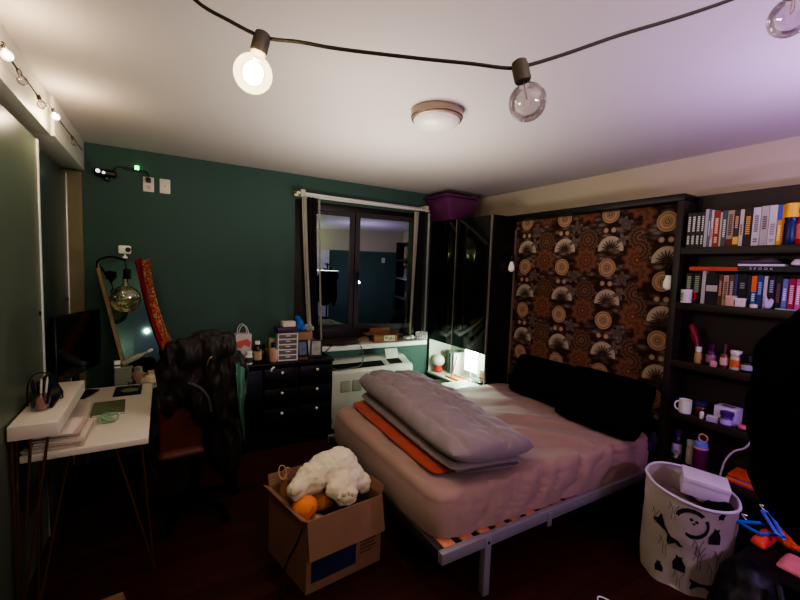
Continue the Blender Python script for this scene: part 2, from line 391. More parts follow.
p = ay(666, 268, 1.376); sconce(0, 0, (2.95, 1.3755, 1.66), (0, 1, 0), 'black wall sconce with bare white bulb beside the bookcase')
# ================================================================== BED
bm_ = mat('silver painted steel', (150, 146, 152), .4, metal=.4, var=.05)
t = thing('fold_down_bed_frame', 'silver steel bed frame with orange wood slats under the mauve mattress', 'bed frame', (2, 2.1, 0), world=True)
fx0, fx1, fy0, fy1, fz0, fz1 = 1.09, 2.87, 1.38, 2.865, .252, .308
B().box(fx0, fy0, fz0, fx1, fy0+.035, fz1, bev=.003).build('side_rail', bm_, t)
B().box(fx0, fy1-.035, fz0, fx1, fy1, fz1, bev=.003).build('side_rail', bm_, t)
B().box(fx0, fy0+.0355, fz0, fx0+.035, fy1-.0355, fz1, bev=.003).build('foot_rail', mat('dark steel rail', (60, 55, 52), .4, metal=.4), t)
slat = mat('orange bent beech slat', (206, 134, 92), .5, var=.12, scale=20)
n = 15
for k in range(n):
    x = fx0+.080+k*(fx1-fx0-.11)/n
    B().box(x-.034, fy0+.036, fz1-.022, x+.034, fy1-.036, fz1-.008, bev=.003).build('slat', slat, t)
for y in (fy0-.006, fy1-.034):
    l = B().box(1.35, y, 0, 1.39, y+.04, .30, bev=.004).build('leg', bm_, t)
    B().lathe([(.007, 0), (.007, .003), (.001, .004)], (1.37, y, .278), 10, M=Matrix.Rotation(PI/2, 4, 'X')).build('bolt', mat('dark bolt', (40, 38, 40), .4, metal=.8), l)
B().box(1.80, fy0-.008, .225, 1.835, fy0-.0005, .30, bev=.002).build('bracket', bm_, t)
sheet = mat('mauve brown cotton sheet', (156, 126, 114), .75, var=.06, scale=6, spec=.15, sheen=.2)
def mattress_f():
    b = B(); x0, x1, y0, y1, z0, z1 = 1.10, 2.93, 1.44, 2.85, .309, .535
    n, m_ = 150, 96
    # perimeter param: rounded box shell from bottom hem over the top
    def pt(a, s_):
        # s_: 0 bottom hem .. .45 top edge .. 1 centre ; a angle around
        ca, sa = math.cos(a), math.sin(a)
        e = 13.
        k = (abs(ca)**e+abs(sa)**e)**(-1/e)
        ux, uy = ca*k, sa*k
        if s_ < .42:
            q = s_/.42; z = z0+(z1-.05-z0)*q; rr = 1+.012*math.sin(q*PI)
        elif s_ < .58:
            q = (s_-.42)/.16*PI/2; z = z1-.05+.05*math.sin(q); rr = 1-.055*(1-math.cos(q))
        else:
            q = (s_-.58)/.42; z = z1; rr = .945*(1-q)
        return ux, uy, rr, z
    V = []
    for i in range(n*2):
        a = 2*PI*i/(n*2); col = []
        for j in range(m_+1):
            s_ = j/m_*.995
            ux, uy, rr, z = pt(a, s_)
            x = (x0+x1)/2+ux*rr*(x1-x0)/2; y = (y0+y1)/2+uy*rr*(y1-y0)/2
            P = Vector((x, y-.05*(x-1.1)/1.8*max(0, (2.85-y)/1.41), z))
            y = P.y
            top = min(1, max(0, (s_-.5)/.1))
            # sheet folds: diagonal creases over the top near the front right, gathers down the near side
            w = 0
            if s_ < .62:
                ph = (x+.45*(z1-z)+.10*math.sin(x*4.3)+.07*noise.noise(Vector((x*5, z*5, 2))))*13
                g = (1-abs(math.sin(ph)))**2*1.3+.5*(1-abs(math.sin(ph*2.3+1)))**3+.6*noise.noise(Vector((x*9, y*3, z*6)))
                near = max(0, 1-abs(y-y0+.05*(x-1.1)/1.8)/.12); fall = min(1, s_/.15)
                w = g*.024*near*min(1, .25+abs(x-1.15)*2)*(.45+.55*fall)
                P.y += w; P.z -= w*.25*fall
                if near < .3: P.x += noise.noise(Vector((y*7, z*5, 3)))*.006
            d1 = (x-2.25)*.75+(y-1.6)*.65
            cre = noise.noise(Vector((x*3.1+y*7.5, x*1.2-y*1.3, 1.7)))
            reg = math.exp(-((x-2.2)**2/.22+(y-1.8)**2/.16))
            P.z += top*(.012*reg*cre+.007*noise.noise(Vector((x*5, y*9, 4)))+.026*reg*(1-abs(math.sin(d1*9+1.6*noise.noise(Vector((x*2.2, y*2.2, 8))))))**2+.006*math.sin(x*9+y*15+2*cre))
            # softened corner at head right
            col.append(b.bm.verts.new(P))
        V.append(col)
    L = len(V)
    for i in range(L):
        for j in range(m_): b.bm.faces.new((V[i][j], V[(i+1) % L][j], V[(i+1) % L][j+1], V[i][j+1]))
    b.bm.faces.new([V[i][m_] for i in range(L)]); b.bm.faces.new([V[i][0] for i in range(L)][::-1])
    return b
mo = thing('mattress', 'thick mattress in a mauve brown fitted sheet on the silver slatted frame', 'mattress', (2, 2.1, .31), world=True)
B().box(1.2, 1.53, .308, 2.85, 2.77, .318, bev=.004).build('underside', mat('pale ticking', (150, 140, 130), .8), mo)
mattress_f().build('fitted_sheet', sheet, mo, smooth=60)
MT = .535
blk = mat('black cotton', (9, 9, 10), .9, var=.2, spec=.1)
# pillows leaning on the wallpaper
def pillow(c, w, hgt, th, tilt, roll, label):
    t = thing('pillow', label, 'pillow', c, (0, 0, 0), group='black pillows at the bed head')
    b = B(); b.pad([(-w/2, -hgt/2, 0), (w/2, -hgt/2, 0), (w/2, hgt/2, 0), (-w/2, hgt/2, 0)], th, n=24, m_=20, pu=2.6, pv=2.6, amp=.02, fr=7, rnd=.14, seed=c[1], low=.5)
    o = b.build('pillowcase', blk, t, smooth=70)
    o.data.transform(Matrix.Rotation(-PI/2, 4, 'Z') @ Matrix.Identity(4)); o.data.transform(Matrix.Rotation(roll, 4, 'Z')); o.data.transform(Matrix.Rotation(-tilt, 4, 'Y'))
    zmin = min(v.co.z for v in o.data.vertices); o.data.transform(Matrix.Translation((0, 0, -zmin))); return o
# local x->-y ; the pillow face ends up leaning against the wall at +x
pillow((2.84, 2.25, MT+.008), .68, .36, .14, math.radians(66), 0, 'black pillow leaning on the wallpaper on the window side')
pillow((2.73, 1.655, MT+.012), .64, .42, .16, math.radians(58), 0, 'black pillow leaning on the wallpaper on the bookcase side')
# duvet folded in a long stack over the foot
duv = mat('grey mauve quilted duvet', (132, 118, 118), .8, var=.05, scale=8, bump=.12, bscale=45, spec=.15, sheen=.25)
dg_ = thing('duvet', 'folded grey mauve quilted duvet lying across the foot of the bed', 'duvet', (1.55, 2.1, MT), world=True)
def hd(u, v): return (.150+.05*(v+1)/2)*(1+.08*math.sin(v*4+1))*(1-.10*u)
b = B().pad([(1.19, 1.445, MT+.10), (1.77, 1.43, MT+.06), (1.93, 2.83, MT+.06), (1.30, 2.84, MT+.10)], hd, n=56, m_=100, pu=3.4, pv=14, amp=.022, fr=6.5, rnd=.10, low=.45,
       quilt=lambda u, v: -.028*math.exp(-((u-.10+.12*v)/.035)**2)+.004*math.sin(v*30+u*5)*math.exp(-((u-.10+.12*v)/.25)**2)-.016*math.exp(-((u+.72)/.05)**2)-.012*math.exp(-((v+.25)/.02)**2)-.012*math.exp(-((v-.4)/.02)**2))
b.build('upper_fold', duv, dg_, smooth=70)
b = B().pad([(1.21, 1.475, MT+.05), (1.72, 1.45, MT+.004), (1.88, 2.80, MT+.004), (1.30, 2.81, MT+.05)], .085, n=26, m_=50, pu=4, pv=8, amp=.012, fr=8, low=.4, seed=4)
b.build('lower_fold', duv, dg_, smooth=70)
B().tube(sm([(1.205, 1.455, MT+.102), (1.4, 1.437, MT+.092), (1.60, 1.43, MT+.075)]), .007).build('hem', mat('dark grey hem', (70, 62, 62), .8), dg_)
org = mat('orange red fleece', (168, 62, 38), .85, var=.1, bump=.1, sheen=.3)
o = B().pad([(1.185, 1.60, MT+.0), (1.36, 1.59, MT+.003), (1.50, 2.80, MT+.003), (1.24, 2.80, MT+.0)], .048, n=18, m_=50, pu=4, pv=8, amp=.010, fr=9, low=.5, seed=9).build('blanket', org, None, smooth=70)
tag(o, 'orange red blanket squeezed under the folded grey duvet', 'blanket')
# ================================================================== LEFT: DESK
wht = mat('white desk laminate', (214, 204, 190), .4, var=.03)
cop = mat('copper rod', (120, 84, 56), .35, metal=.7)
DZ = .74
t = thing('desk', 'white desk on slim copper hairpin legs along the sliding doors', 'desk', (-.3, 2.78, 0), world=True)
dx0, dx1, dy0, dy1 = -.535, -.065, 2.25, 3.29
B().box(dx0, dy0, DZ-.03, dx1, dy1, DZ, bev=.003).build('desktop', wht, t)
for sx, sy in ((0, 0), (1, 0), (1, 1), (0, 1)):
    ax_, ay_ = (dx1-.03 if sx else dx0+.06), (dy1-.04 if sy else dy0+.03)
    ix, iy = (-.11 if sx else .10), (-.12 if sy else .12)
    foot = Vector((ax_+(.05 if sx else -.03), ay_+(.03 if sy else .05), .006))
    pts = [(ax_, ay_, DZ-.032), (ax_*.05+foot.x*.95-.004, foot.y, .02), tuple(foot), (foot.x+ix*.06, foot.y+iy*.06, .02), (ax_+ix, ay_+iy*.2, DZ-.032)]
    l = B().tube(pts, .0055).build('leg', cop, t)
    B().box(min(ax_, ax_+ix)-.012, ay_-.02, DZ-.0345, max(ax_, ax_+ix)+.012, ay_+.05, DZ-.0305).build('leg_plate', cop, l)
RZ = .895
t = thing('narrow_table', 'narrow white table on copper hairpin legs overlapping the left end of the desk', 'table', (-.48, 2.55, 0), world=True)
B().box(-.558, 2.195, RZ-.062, -.393, 2.90, RZ, bev=.003).build('table_top', wht, t)
for a, f, c in (((-.43, 2.21), (-.548, 2.215), (-.487, 2.215)), ((-.552, 2.225), (-.552, 2.235), (-.552, 2.30)), ((-.549, 2.86), (-.549, 2.85), (-.549, 2.76))):
    B().tube([(*a, RZ-.0635), (f[0]*.9+a[0]*.1, f[1]*.9+a[1]*.1, .03), (*f, .006), (f[0]*.9+c[0]*.1, f[1]*.9+c[1]*.1, .03), (*c, RZ-.0635)], .0055).build('leg', cop, t)
# monitor
t = thing('computer_monitor', 'black computer monitor at the back of the white desk', 'monitor', (-.455, 3.15, DZ+.0004), (0, 0, math.radians(72)), group=None)
bk = mat('black plastic', (8, 8, 9), .35, var=.15)
B().box(-.25, -.012, .14, .25, .018, .525, bev=.006).build('casing', bk, t)
B().box(-.24, -.0145, .15, .24, -.0125, .515).build('screen', mat('black glossy screen', (4, 4, 5), .12, spec=.5), t)
B().box(-.025, .01, .008, .025, .03, .2, bev=.004).build('stand', bk, t)
B().box(-.09, -.07, .0005, .09, .07, .011, bev=.004).build('stand_base', bk, t)
# pen cup
def cup_of_pens():
    P = Vector((-.49, 2.40, RZ+.0006))
    t = thing('pen_cup', 'clear plastic cup crammed with pens on the narrow white table', 'pen cup', P, world=True)
    B().lathe([(.032, 0), (.040, .085), (.037, .085), (.030, .006), (.001, .006)], P, 20, cap=False).build('cup', glass('clear acrylic', (226, 226, 230), .5, .05, .08), t)
    B().box(-.502, 2.372, RZ+.012, -.470, 2.388, RZ+.062).build('pink_note', mat('pink card', (210, 110, 104), .7), t)
    cs = [(30, 30, 32), (20, 20, 22), (205, 200, 190), (60, 62, 60), (24, 30, 28), (200, 198, 190), (16, 16, 16)]
    for i, c in enumerate(cs):
        a = i*2.4; r = .016
        p0 = P+Vector((r*math.cos(a), r*math.sin(a), .008)); p1 = P+Vector((r*1.9*math.cos(a+.3), r*1.9*math.sin(a+.3), .13+.012*(i % 3)))
        p = B().tube([p0, p0.lerp(p1, .9), p1], .0045, rs=[.0045, .0045, .002]).build('pen', mat('pen barrel %d' % i, c, .4), t)
cup_of_pens()
t = thing('tablet', 'thin black tablet propped on the narrow white table beside the pen cup', 'tablet', (-.448, 2.41, RZ+.001), (0, 0, 0))
Mx = Matrix.Translation((0, 0, 0)) @ Matrix.Rotation(math.radians(24), 4, 'Y')
Mx = Matrix.Rotation(math.radians(-23), 4, 'Y')
B().box(-.006, -.01, .003, .004, .24, .135, Mx, bev=.003).build('casing', bk, t)
B().box(.0041, 0, .012, .005, .23, .126, Mx).build('screen', MATS['black glossy screen'], t)
o = B().tube(sm([(-.547, 2.46, RZ+.006), (-.545, 2.45, RZ+.10), (-.52, 2.47, RZ+.155), (-.47, 2.48, RZ+.145), (-.44, 2.50, RZ+.08), (-.43, 2.52, RZ+.02), (-.45, 2.55, RZ+.006), (-.52, 2.56, RZ+.006)]), .003).build('cable', mat('black cable', (10, 10, 10), .5), None)
tag(o, 'thin black cable looping over the pen cup on the narrow table', 'cable')
# papers under and in front of the riser
pap = [mat('paper white', (214, 204, 192), .8), mat('paper cream', (196, 180, 160), .8), mat('paper grey', (150, 140, 130), .8), mat('paper pinkish', (190, 168, 158), .8)]
z = DZ+.0006
for i in range(9):
    h = R.uniform(.005, .0095); px, py = -.415+R.uniform(-.012, .012), 2.41+R.uniform(-.012, .012)
    w_, d_ = .105-.004*i, .135-.003*i
    t = thing('magazine', '%s magazine in the stack at the desk front, %s' % (['white', 'cream', 'grey', 'pinkish'][i % 4], ['lowest', 'second from the bottom', 'third from the bottom', 'fourth from the bottom', 'in the middle', 'fourth from the top', 'third from the top', 'second from the top', 'topmost'][i]), 'magazine', (px, py, z), (0, 0, R.uniform(-.12, .12)), group='stack of papers under the narrow table')
    B().box(-w_, -d_, 0, w_, d_, .0012).box(-w_, -d_, h-.0016, w_, d_, h-.0004).box(-w_, -d_, .0012, -w_+.003, d_, h-.0016).build('cover', pap[i % 4], t)
    B().box(-w_+.003, -d_+.002, .0012, w_-.002, d_-.002, h-.0016).build('pages', pap[0], t)
    z += h
# green notebook, mint ribbon, framed card
p = az(110, 410, DZ)
t = thing('notebook', 'olive green ribbed notebook lying on the white desk', 'notebook', (p.x-.005, p.y+.02, DZ+.0006), (0, 0, .05))
nb = mat('olive green cloth', (92, 102, 72), .75)
b = B().box(-.075, -.12, 0, .075, .12, .002).box(-.075, -.12, .010, .075, .12, .012)
for k in range(11): b.box(-.07+k*.013, -.118, .012, -.065+k*.013, .118, .0128)
b.build('cover', nb, t); B().box(-.073, -.118, .002, .073, .118, .010).build('pages', pap[0], t)
B().box(-.079, -.12, 0, -.0752, .12, .012).build('spine', nb, t)
p = az(108, 421, DZ)
mint = mat('mint green ribbon', (128, 164, 134), .6)
b = B()
for k in range(5):
    a = k*1.26
    pts = [Vector((p.x+.018*math.cos(a), p.y+.03*math.sin(a), DZ+.02))+Vector((.028*math.cos(q), .03*math.sin(q)*math.cos(a), .012*math.sin(q+a))) for q in [i*2*PI/14 for i in range(14)]]
    b.tube(pts, .0045, 6, closed=True)
tag(b.build('ribbon_bow', mint, None), 'crinkled mint green ribbon bow beside the olive notebook', 'ribbon')
p = az(130, 391, DZ)
t = thing('picture_card', 'black mounted picture of a pale green leaf lying at the desk corner', 'picture', (p.x, p.y, DZ+.0006), (0, 0, 0))
B().box(-.085, -.105, 0, .065, .115, .006, bev=.002).build('mount', mat('black card', (14, 13, 12), .5), t)
B().lathe([(.05, .0062), (.05, .0068), (.001, .0072)], (0, 0, 0), 24, M=Matrix.Diagonal((1, 1.05, 1, 1))).build('oval', mat('pale green oval', (108, 122, 92), .6, scale=40, var=.4), t)
# ================================================================== LEANING MIRROR, LAMP, SASH
stick = mat('pale raw wood', (138, 118, 82), .6, var=.2, scale=30)
F1 = ay(129.5, 386, 3.46); ST = F1.z-.012; A = ay(97, 264, F1.y+.20)
Bq = ay(139, 261, A.y+.06); F2 = F1+(Bq-A); F2.z = F1.z
t = thing('leaning_mirror', 'tall mirror with a pale wood edge leaning askew behind the desk', 'mirror', (F1.x, F1.y, ST), world=True)
A2, B2 = F1, F2
B().bar(F1, A, .022, .03, (0, 1, 0)).build('wood_edge', stick, t)
mg = mat('mirror glass', (60, 88, 78), .04, metal=1., var=.02)  # dark green tint stands in for the green wall reflected here
nn = (Bq-A).cross(A2-A).normalized()
if nn.y > 0: nn = -nn
off = (A-F1).normalized().cross(nn)
e1 = (Bq-A).normalized()
b = B(); q0 = e1*.013
b.hexa([F1+q0, F2, F2-nn*.006, F1+q0-nn*.006], [A+q0, Bq, Bq-nn*.006, A+q0-nn*.006]); b.build('mirror_glass', mg, t)
b = B(); b.hexa([F1+q0-nn*.0065, F2-nn*.0065, F2-nn*.014, F1+q0-nn*.014], [A+q0-nn*.0065, Bq-nn*.0065, Bq-nn*.014, A+q0-nn*.014]); b.build('backing', espd, t)
# globe lamp on a bracket fixed to the mirror edge
P0 = A+Vector((0, -.02, 0)); P1 = ay(123, 258, 3.32)
Pm = ay(125, 260, 3.32); Ps = ay(127, 274, 3.32); Pb = ay(125.5, 299, 3.32)
t = thing('globe_lamp', 'large amber globe bulb hanging on a black bracket from the mirror edge', 'lamp', tuple(P0), world=True)
bkm = MATS['black metal']
B().tube(sm([P0-Vector((0, 0, .03)), P0+Vector((.01, -.01, .025)), P0.lerp(P1, .5)+Vector((0, 0, .03)), Pm]), .007).build('bracket', bkm, t)
B().tube([Pm, Ps], .004).build('flex', bkm, t)
B().lathe([(.01, .035), (.022, .03), (.024, -.03), (.022, -.034)], Ps, 18).build('socket', bkm, t)
rb = (ay(142, 300, 3.32)-ay(109.5, 300, 3.32)).length/2
prof = [(.016, Ps.z-.03-Pb.z), (.017, rb*1.12), (.024, rb*.98)]+[(rb*math.cos(a), rb*math.sin(a)) for a in [math.radians(q) for q in range(66, -91, -12)]]
prof[-1] = (.001, -rb)
bulb = B().lathe(prof, Pb, 28, cap=False).build('bulb', glass('amber bulb glass', (240, 234, 202), .85, .02, .12), t, smooth=80)
pts = [Pb+Vector((.03*math.cos(q*2), .03*math.sin(q*2), .045-q*.011)) for q in [i*.4 for i in range(20)]]
B().tube([Pb+Vector((0, 0, .09)), Pb+Vector((0, 0, .05))]+pts, .0018, 6).build('filament', mat('gold filament', (226, 196, 110), .25, metal=.6), bulb)
# small white camera on top of the bracket
pc = Pm+Vector((0, 0, .012))
t = thing('security_camera', 'small white camera perched on the black lamp bracket', 'camera', tuple(pc), world=True)
wp = mat('white plastic', (222, 220, 212), .4, var=.03)
B().lathe([(.016, 0), (.014, .012), (.006, .016), (.006, .032)], pc, 16).build('foot', wp, t)
B().box(pc.x-.035, pc.y-.03, pc.z+.03, pc.x+.035, pc.y+.03, pc.z+.085, bev=.008).build('body', wp, t)
B().lathe([(.016, 0), (.016, .006), (.001, .007)], (pc.x+.02, pc.y-.03, pc.z+.058), 16, M=Matrix.Rotation(PI/2, 4, 'X')).build('lens', bk, t)
# woven sash draped from the mirror's top corner
t = thing('woven_sash', 'bright red and orange patterned woven sash hung over the mirror corner', 'sash', tuple(Bq), world=True)
def strip(pix, wpx, Y0, Y1, name, mt_):
    pts = []
    for i, (x, y) in enumerate(pix): pts.append((x, y, Y0+(Y1-Y0)*i/(len(pix)-1)))
    b = B(); Lc = sm([ay(*q) for q in pts], 6); wv = wpx/FPX*3.7
    n = len(Lc)-1
    f = lambda u, v: Lc[round(u*n)]+Vector(((v-.5)*wv, .012*math.sin(v*PI+u*9)-.006, (v-.5)*.02))
    b.surf(f, n, 6, .004); return b.build(name, mt_, t, smooth=60)
def sashmat():
    mt = mat('striped woven sash', (226, 92, 44), .8); nt = mt.node_tree; bs = nt.nodes['Principled BSDF']
    tc = nt.nodes.new('ShaderNodeTexCoord'); wv = nt.nodes.new('ShaderNodeTexVoronoi'); wv.inputs['Scale'].default_value = 120
    rp = nt.nodes.new('ShaderNodeValToRGB'); rp.color_ramp.interpolation = 'CONSTANT'; e = rp.color_ramp.elements
    e[0].color = (*lin((200, 84, 52)), 1); e[1].position = .74; e[1].color = (*lin((226, 200, 170)), 1)
    for p_, c in ((.3, (206, 140, 80)), (.55, (190, 64, 58)), (.68, (90, 92, 130))): k = e.new(p_); k.color = (*lin(c), 1)
    nt.links.new(tc.outputs['Object'], wv.inputs['Vector']); nt.links.new(wv.outputs['Color'], rp.inputs[0]); nt.links.new(rp.outputs[0], bs.inputs['Base Color'])
    return mt
Ym = Bq.y-.08
strip([(146, 259), (149, 283), (156, 311), (164, 333), (169, 341)], 5.4, Ym+.05, Ym-.10, 'patterned_band', sashmat())
strip([(138.5, 259), (143, 285), (151, 312), (160, 338), (165, 350), (166, 357)], 3.8, Ym+.06, Ym-.14, 'crimson_band', mat('crimson band', (180, 44, 72), .8))
strip([(165, 340), (167, 350), (167, 358)], 6, Ym-.10, Ym-.13, 'orange_tail', mat('orange tail', (240, 96, 40), .8))
# clutter table in front of the mirror; its things partly stand in for reflections
t = thing('side_table', 'low dark side table crowded with small things behind the desk', 'table', (-.03, 3.34, 0), world=True)
B().box(-.27, 3.30, ST-.02, .22, 3.62, ST, bev=.003).build('table_top', espd, t)
for x in (-.25, .20):
    for y in (3.32, 3.60): B().box(x-.012, y-.012, 0, x+.012, y+.012, ST-.0205).build('leg', espd, t)
def put(px, Y, z=ST+.0006): q = ay(px, 380, Y); return Vector((q.x, Y, z))
P = put(124, 3.39)
b = B()
for k in range(12): b.box(P.x-.05, 3.335, ST+.0006+k*.015, P.x+.045+.004*(k % 3), 3.405, ST+.012+k*.015)
o = tag(b.build('card_box', mat('pale grey green card', (132, 140, 122), .7), None), 'pale grey ridged card box on the side table by the wood mirror edge', 'box')
t = thing('spray_bottle', 'white topped pale bottle lying tilted on the grey card box', 'bottle', (P.x+.0, 3.37, ST+.20), (0, math.radians(62), -.1))
B().lathe([(.018, 0), (.02, .01), (.02, .10), (.008, .14), (.008, .17)], (0, 0, 0), 16).build('body', mat('pale bottle', (156, 160, 142), .4), t)
B().lathe([(.011, .17), (.011, .195), (.006, .2)], (0, 0, 0), 14).build('cap', wp, t)
t = thing('tape_roll_box', 'small white box with a green band atop the card box', 'box', (P.x-.035, 3.35, ST+.1785), (0, 0, .2), group=None)
B().box(-.018, -.012, 0, .018, .012, .05, bev=.002).build('carton', wp, t); B().box(-.0185, -.0125, .012, .0185, .0125, .024).build('band', mat('dull green band', (70, 96, 80), .6), t)
P = put(151, 3.36)
o = B().ell((P.x, P.y, ST+.058), (.062, .042, .056)).ell((P.x+.05, P.y-.005, ST+.08), (.032, .026, .036)).ell((P.x-.035, P.y+.01, ST+.045), (.04, .034, .044)).build('soft_toy', mat('cream plush', (198, 190, 158), .9, bump=.2), None, remesh=.006, jit=.006, jfr=40)
tag(o, 'crumpled cream soft toy on the side table beside the black jacket', 'toy')
P = put(138, 3.385)
t = thing('jar', 'dusty pink jar on the side table behind the cream toy', 'jar', tuple(P))
B().lathe([(.03, 0), (.036, .01), (.036, .12), (.026, .14)], (0, 0, 0), 18).build('body', mat('dusty pink ceramic', (150, 118, 106), .5), t); B().lathe([(.029, .1405), (.029, .165), (.01, .172)], (0, 0, 0), 18).build('lid', mat('grey lid', (130, 128, 118), .5), t)
P = put(162, 3.41)
t = thing('wooden_brush', 'pale wooden brush standing aslant on the side table', 'brush', (P.x+.02, P.y+.04, ST+.013), (0, math.radians(-58), 0))
B().box(-.012, -.009, 0, .012, .009, .2, bev=.004).build('handle', mat('pale wood', (172, 150, 118), .6), t); B().box(-.03, -.012, .15, -.0125, .012, .2, bev=.003).build('bristles', mat('cream bristle', (196, 182, 150), .9), t)
P = put(143, 3.345)
t = thing('tube', 'pale squeezed tube lying at the front of the side table clutter', 'tube', (P.x, 3.325, ST+.014), (0, math.radians(84), .1))
B().lathe([(.012, -.05), (.013, .0), (.012, .05), (.003, .085)], (0, 0, 0), 14).build('body', mat('pale tube', (190, 186, 166), .4), t); B().lathe([(.007, -.07), (.007, -.051)], (0, 0, 0), 12).build('cap', wp, t)
t = thing('small_carton', 'small cream carton standing on the pink jar side of the clutter', 'box', (P.x+.055, 3.43, ST+.0006), (0, 0, .3))
B().box(-.03, -.02, 0, .03, .02, .12, bev=.002).build('body', mat('cream carton', (182, 174, 140), .7), t); B().box(-.0305, -.0205, .08, .0305, .0205, .10).build('band', mat('dull green band', (70, 96, 80), .6), t)
P = put(123, 3.345)
t = thing('drinking_glass', 'small clear glass at the front of the side table', 'glass', (P.x+.05, 3.335, ST+.0006))
B().lathe([(.02, 0), (.026, .08), (.024, .08), (.018, .004), (.001, .004)], (0, 0, 0), 18, cap=False).build('vessel', glass('clear acrylic', (226, 226, 230), .5, .05, .08), t)
# ================================================================== CHAIR WITH JACKET
t = thing('desk_chair', 'red brown leather desk chair half buried under a black jacket', 'chair', (.17, 2.85, 0), world=True)
lea = mat('red brown leather', (84, 36, 22), .55, var=.25, bump=.1)
B().pad([(-.04, 2.55, .44), (.40, 2.60, .44), (.38, 3.02, .44), (-.06, 2.97, .44)], .09, n=16, m_=16, low=.4).build('seat', lea, t, smooth=70)
b = B(); b.hexa([(-.035, 2.60, .50), (.20, 2.625, .50), (.20, 2.66, .50), (-.035, 2.635, .50)], [(-.02, 2.54, .94), (.22, 2.565, .94), (.22, 2.60, .94), (-.02, 2.575, .94)])
b2 = B().box(-.03, 2.60, .47, .375, 2.665, .99, Matrix.Translation((0, 0, 0)), bev=.02, seg=3); b.bm.free()
b2.build('backrest', lea, t)
B().tube([(.17, 2.80, .11), (.17, 2.80, .44)], .03, 12).build('column', bkm, t)
for k in range(5):
    a = k*2*PI/5+.3
    l = B().bar((.17, 2.80, .10), (.17+.27*math.cos(a), 2.80+.27*math.sin(a), .075), .04, .03).build('leg', bkm, t)
    B().lathe([(.001, -.012), (.026, -.011), (.026, .011), (.001, .012)], (.17+.27*math.cos(a), 2.80+.27*math.sin(a), .027), 14, M=Matrix.Rotation(PI/2, 4, 'X')).build('caster', bk, l)
# jacket pile draped over the back: lumps welded and creased
def jacket():
    b = B(); cx_, cy_ = .215, 2.62
    f = lambda dx, dy, z, rx, ry, rz: b.ell((cx_+dx*.92, cy_+dy, z+.012), (rx*.9, ry, rz))
    f(0, 0, 1.05, .20, .11, .13); f(-.11, -.01, 1.03, .10, .10, .13); f(.07, 0, 1.08, .13, .11, .11)
    f(-.13, -.03, .90, .10, .08, .16); f(.02, -.05, .84, .15, .08, .22); f(-.20, -.02, .95, .07, .09, .19); f(-.20, -.03, .80, .05, .07, .10); f(.12, -.03, .80, .12, .09, .30)
    f(.17, -.01, .55, .07, .06, .26); f(.08, -.05, .55, .09, .06, .25); f(.15, -.03, .36, .06, .05, .18)
    f(.2, .02, .9, .07, .08, .16)
    return b
o = jacket().build('jacket', mat('black padded nylon', (25, 21, 17), .5, var=.4, scale=6, spec=.3), None, remesh=.008, smooth=80)
for v, nn_ in zip(o.data.vertices, [n.vector.copy() for n in o.data.vertex_normals]):
    c = v.co; v.co += nn_*(.008*math.sin(c.x*46+c.z*9+4*noise.noise(c*5))+.010*noise.noise(Vector((c.x*14, c.y*14, c.z*4)))+.012*noise.noise(Vector((c.x*34, c.y*34, c.z*12)))-.012*abs(noise.noise(Vector((c.x*12+3, c.y*12, c.z*4)))))
o0 = o; o0.name = 'jacket_shell'
t = thing('jacket', 'bulky black jacket heaped over the back of the leather desk chair', 'jacket', (.225, 2.62, .2))
o0.data.transform(Matrix.Translation((-.225, -2.62, -.2))); o0.parent = t; o0.name = 'shell'
WL[t.name] = Vector((.225, 2.62, .2))
B().tube(sm([ay(188, 383, 2.515), ay(200, 388, 2.50), ay(208, 398, 2.495), ay(211, 412, 2.50)]), .009, 8).build('strap', mat('grey strap', (62, 58, 60), .6), t)
B().tube(sm([ay(207, 365, 2.50), ay(209, 359, 2.495), ay(212, 357, 2.50)]), .004, 6).build('zip_pull', mat('brass', (180, 160, 110), .3, metal=.8), t)
def sc(u, v):
    q = sm([ay(238, 366, 2.49), ay(239, 388, 2.48), ay(240, 412, 2.48), ay(244, 440, 2.50)], 5); p = q[round(u*(len(q)-1))]
    w_ = .055*(1-u*.85)
    return p+Vector(((v-.25)*w_, .012*math.sin(v*9+u*3), -(v-.5)*.04))
tag(B().surf(sc, 15, 10, .004).build('scarf', mat('turquoise green cloth', (120, 176, 154), .8, bump=.15), None, smooth=70), 'turquoise green scarf hanging down the side of the black jacket', 'scarf')
# ================================================================== DRESSER
DT = .755
t = thing('dresser', 'black chest of drawers with small round white knobs under the green wall', 'dresser', (.9, 3.67, 0), world=True)
blkw = mat('black lacquer', (10, 10, 11), .4, var=.15)
ddx0, ddx1, dyf = .42, 1.365, 3.48
b = B().box(ddx0, dyf+.02, .06, ddx0+.02, YB-.005, DT-.025).box(ddx1-.02, dyf+.02, .06, ddx1, YB-.005, DT-.025).box(ddx0+.02, YB-.025, .06, ddx1-.02, YB-.005, DT-.025)
for x in (.735, 1.045): b.box(x-.01, dyf+.02, .06, x+.01, YB-.026, DT-.025)
b.box(ddx0, dyf+.005, 0, ddx1, dyf+.0195, .168).box(ddx0, YB-.04, 0, ddx1, YB-.02, .06)
b.build('carcass', blkw, t)
B().box(ddx0-.006, dyf-.008, DT-.024, ddx1+.006, YB-.003, DT, bev=.003).build('top', blkw, t)
knob = mat('white ceramic knob', (226, 222, 214), .25)
for x0, x1 in ((1.05, 1.36), (.74, 1.04)):
    for k in range(3):
        z0 = .172+k*.180
        d = B().box(x0+.004, dyf, z0, x1-.004, dyf+.019, z0+.174, bev=.003).build('drawer', blkw, t)
        B().lathe([(.005, 0), (.005, .012), (.012, .018), (.013, .024), (.008, .03), (.001, .031)], ((x0+x1)/2, dyf, z0+.14), 14, M=Matrix.Rotation(PI/2, 4, 'X')).build('knob', knob, d)
B().box(ddx0+.004, dyf, .172, .732, dyf+.019, .706, bev=.003).build('door', blkw, t)
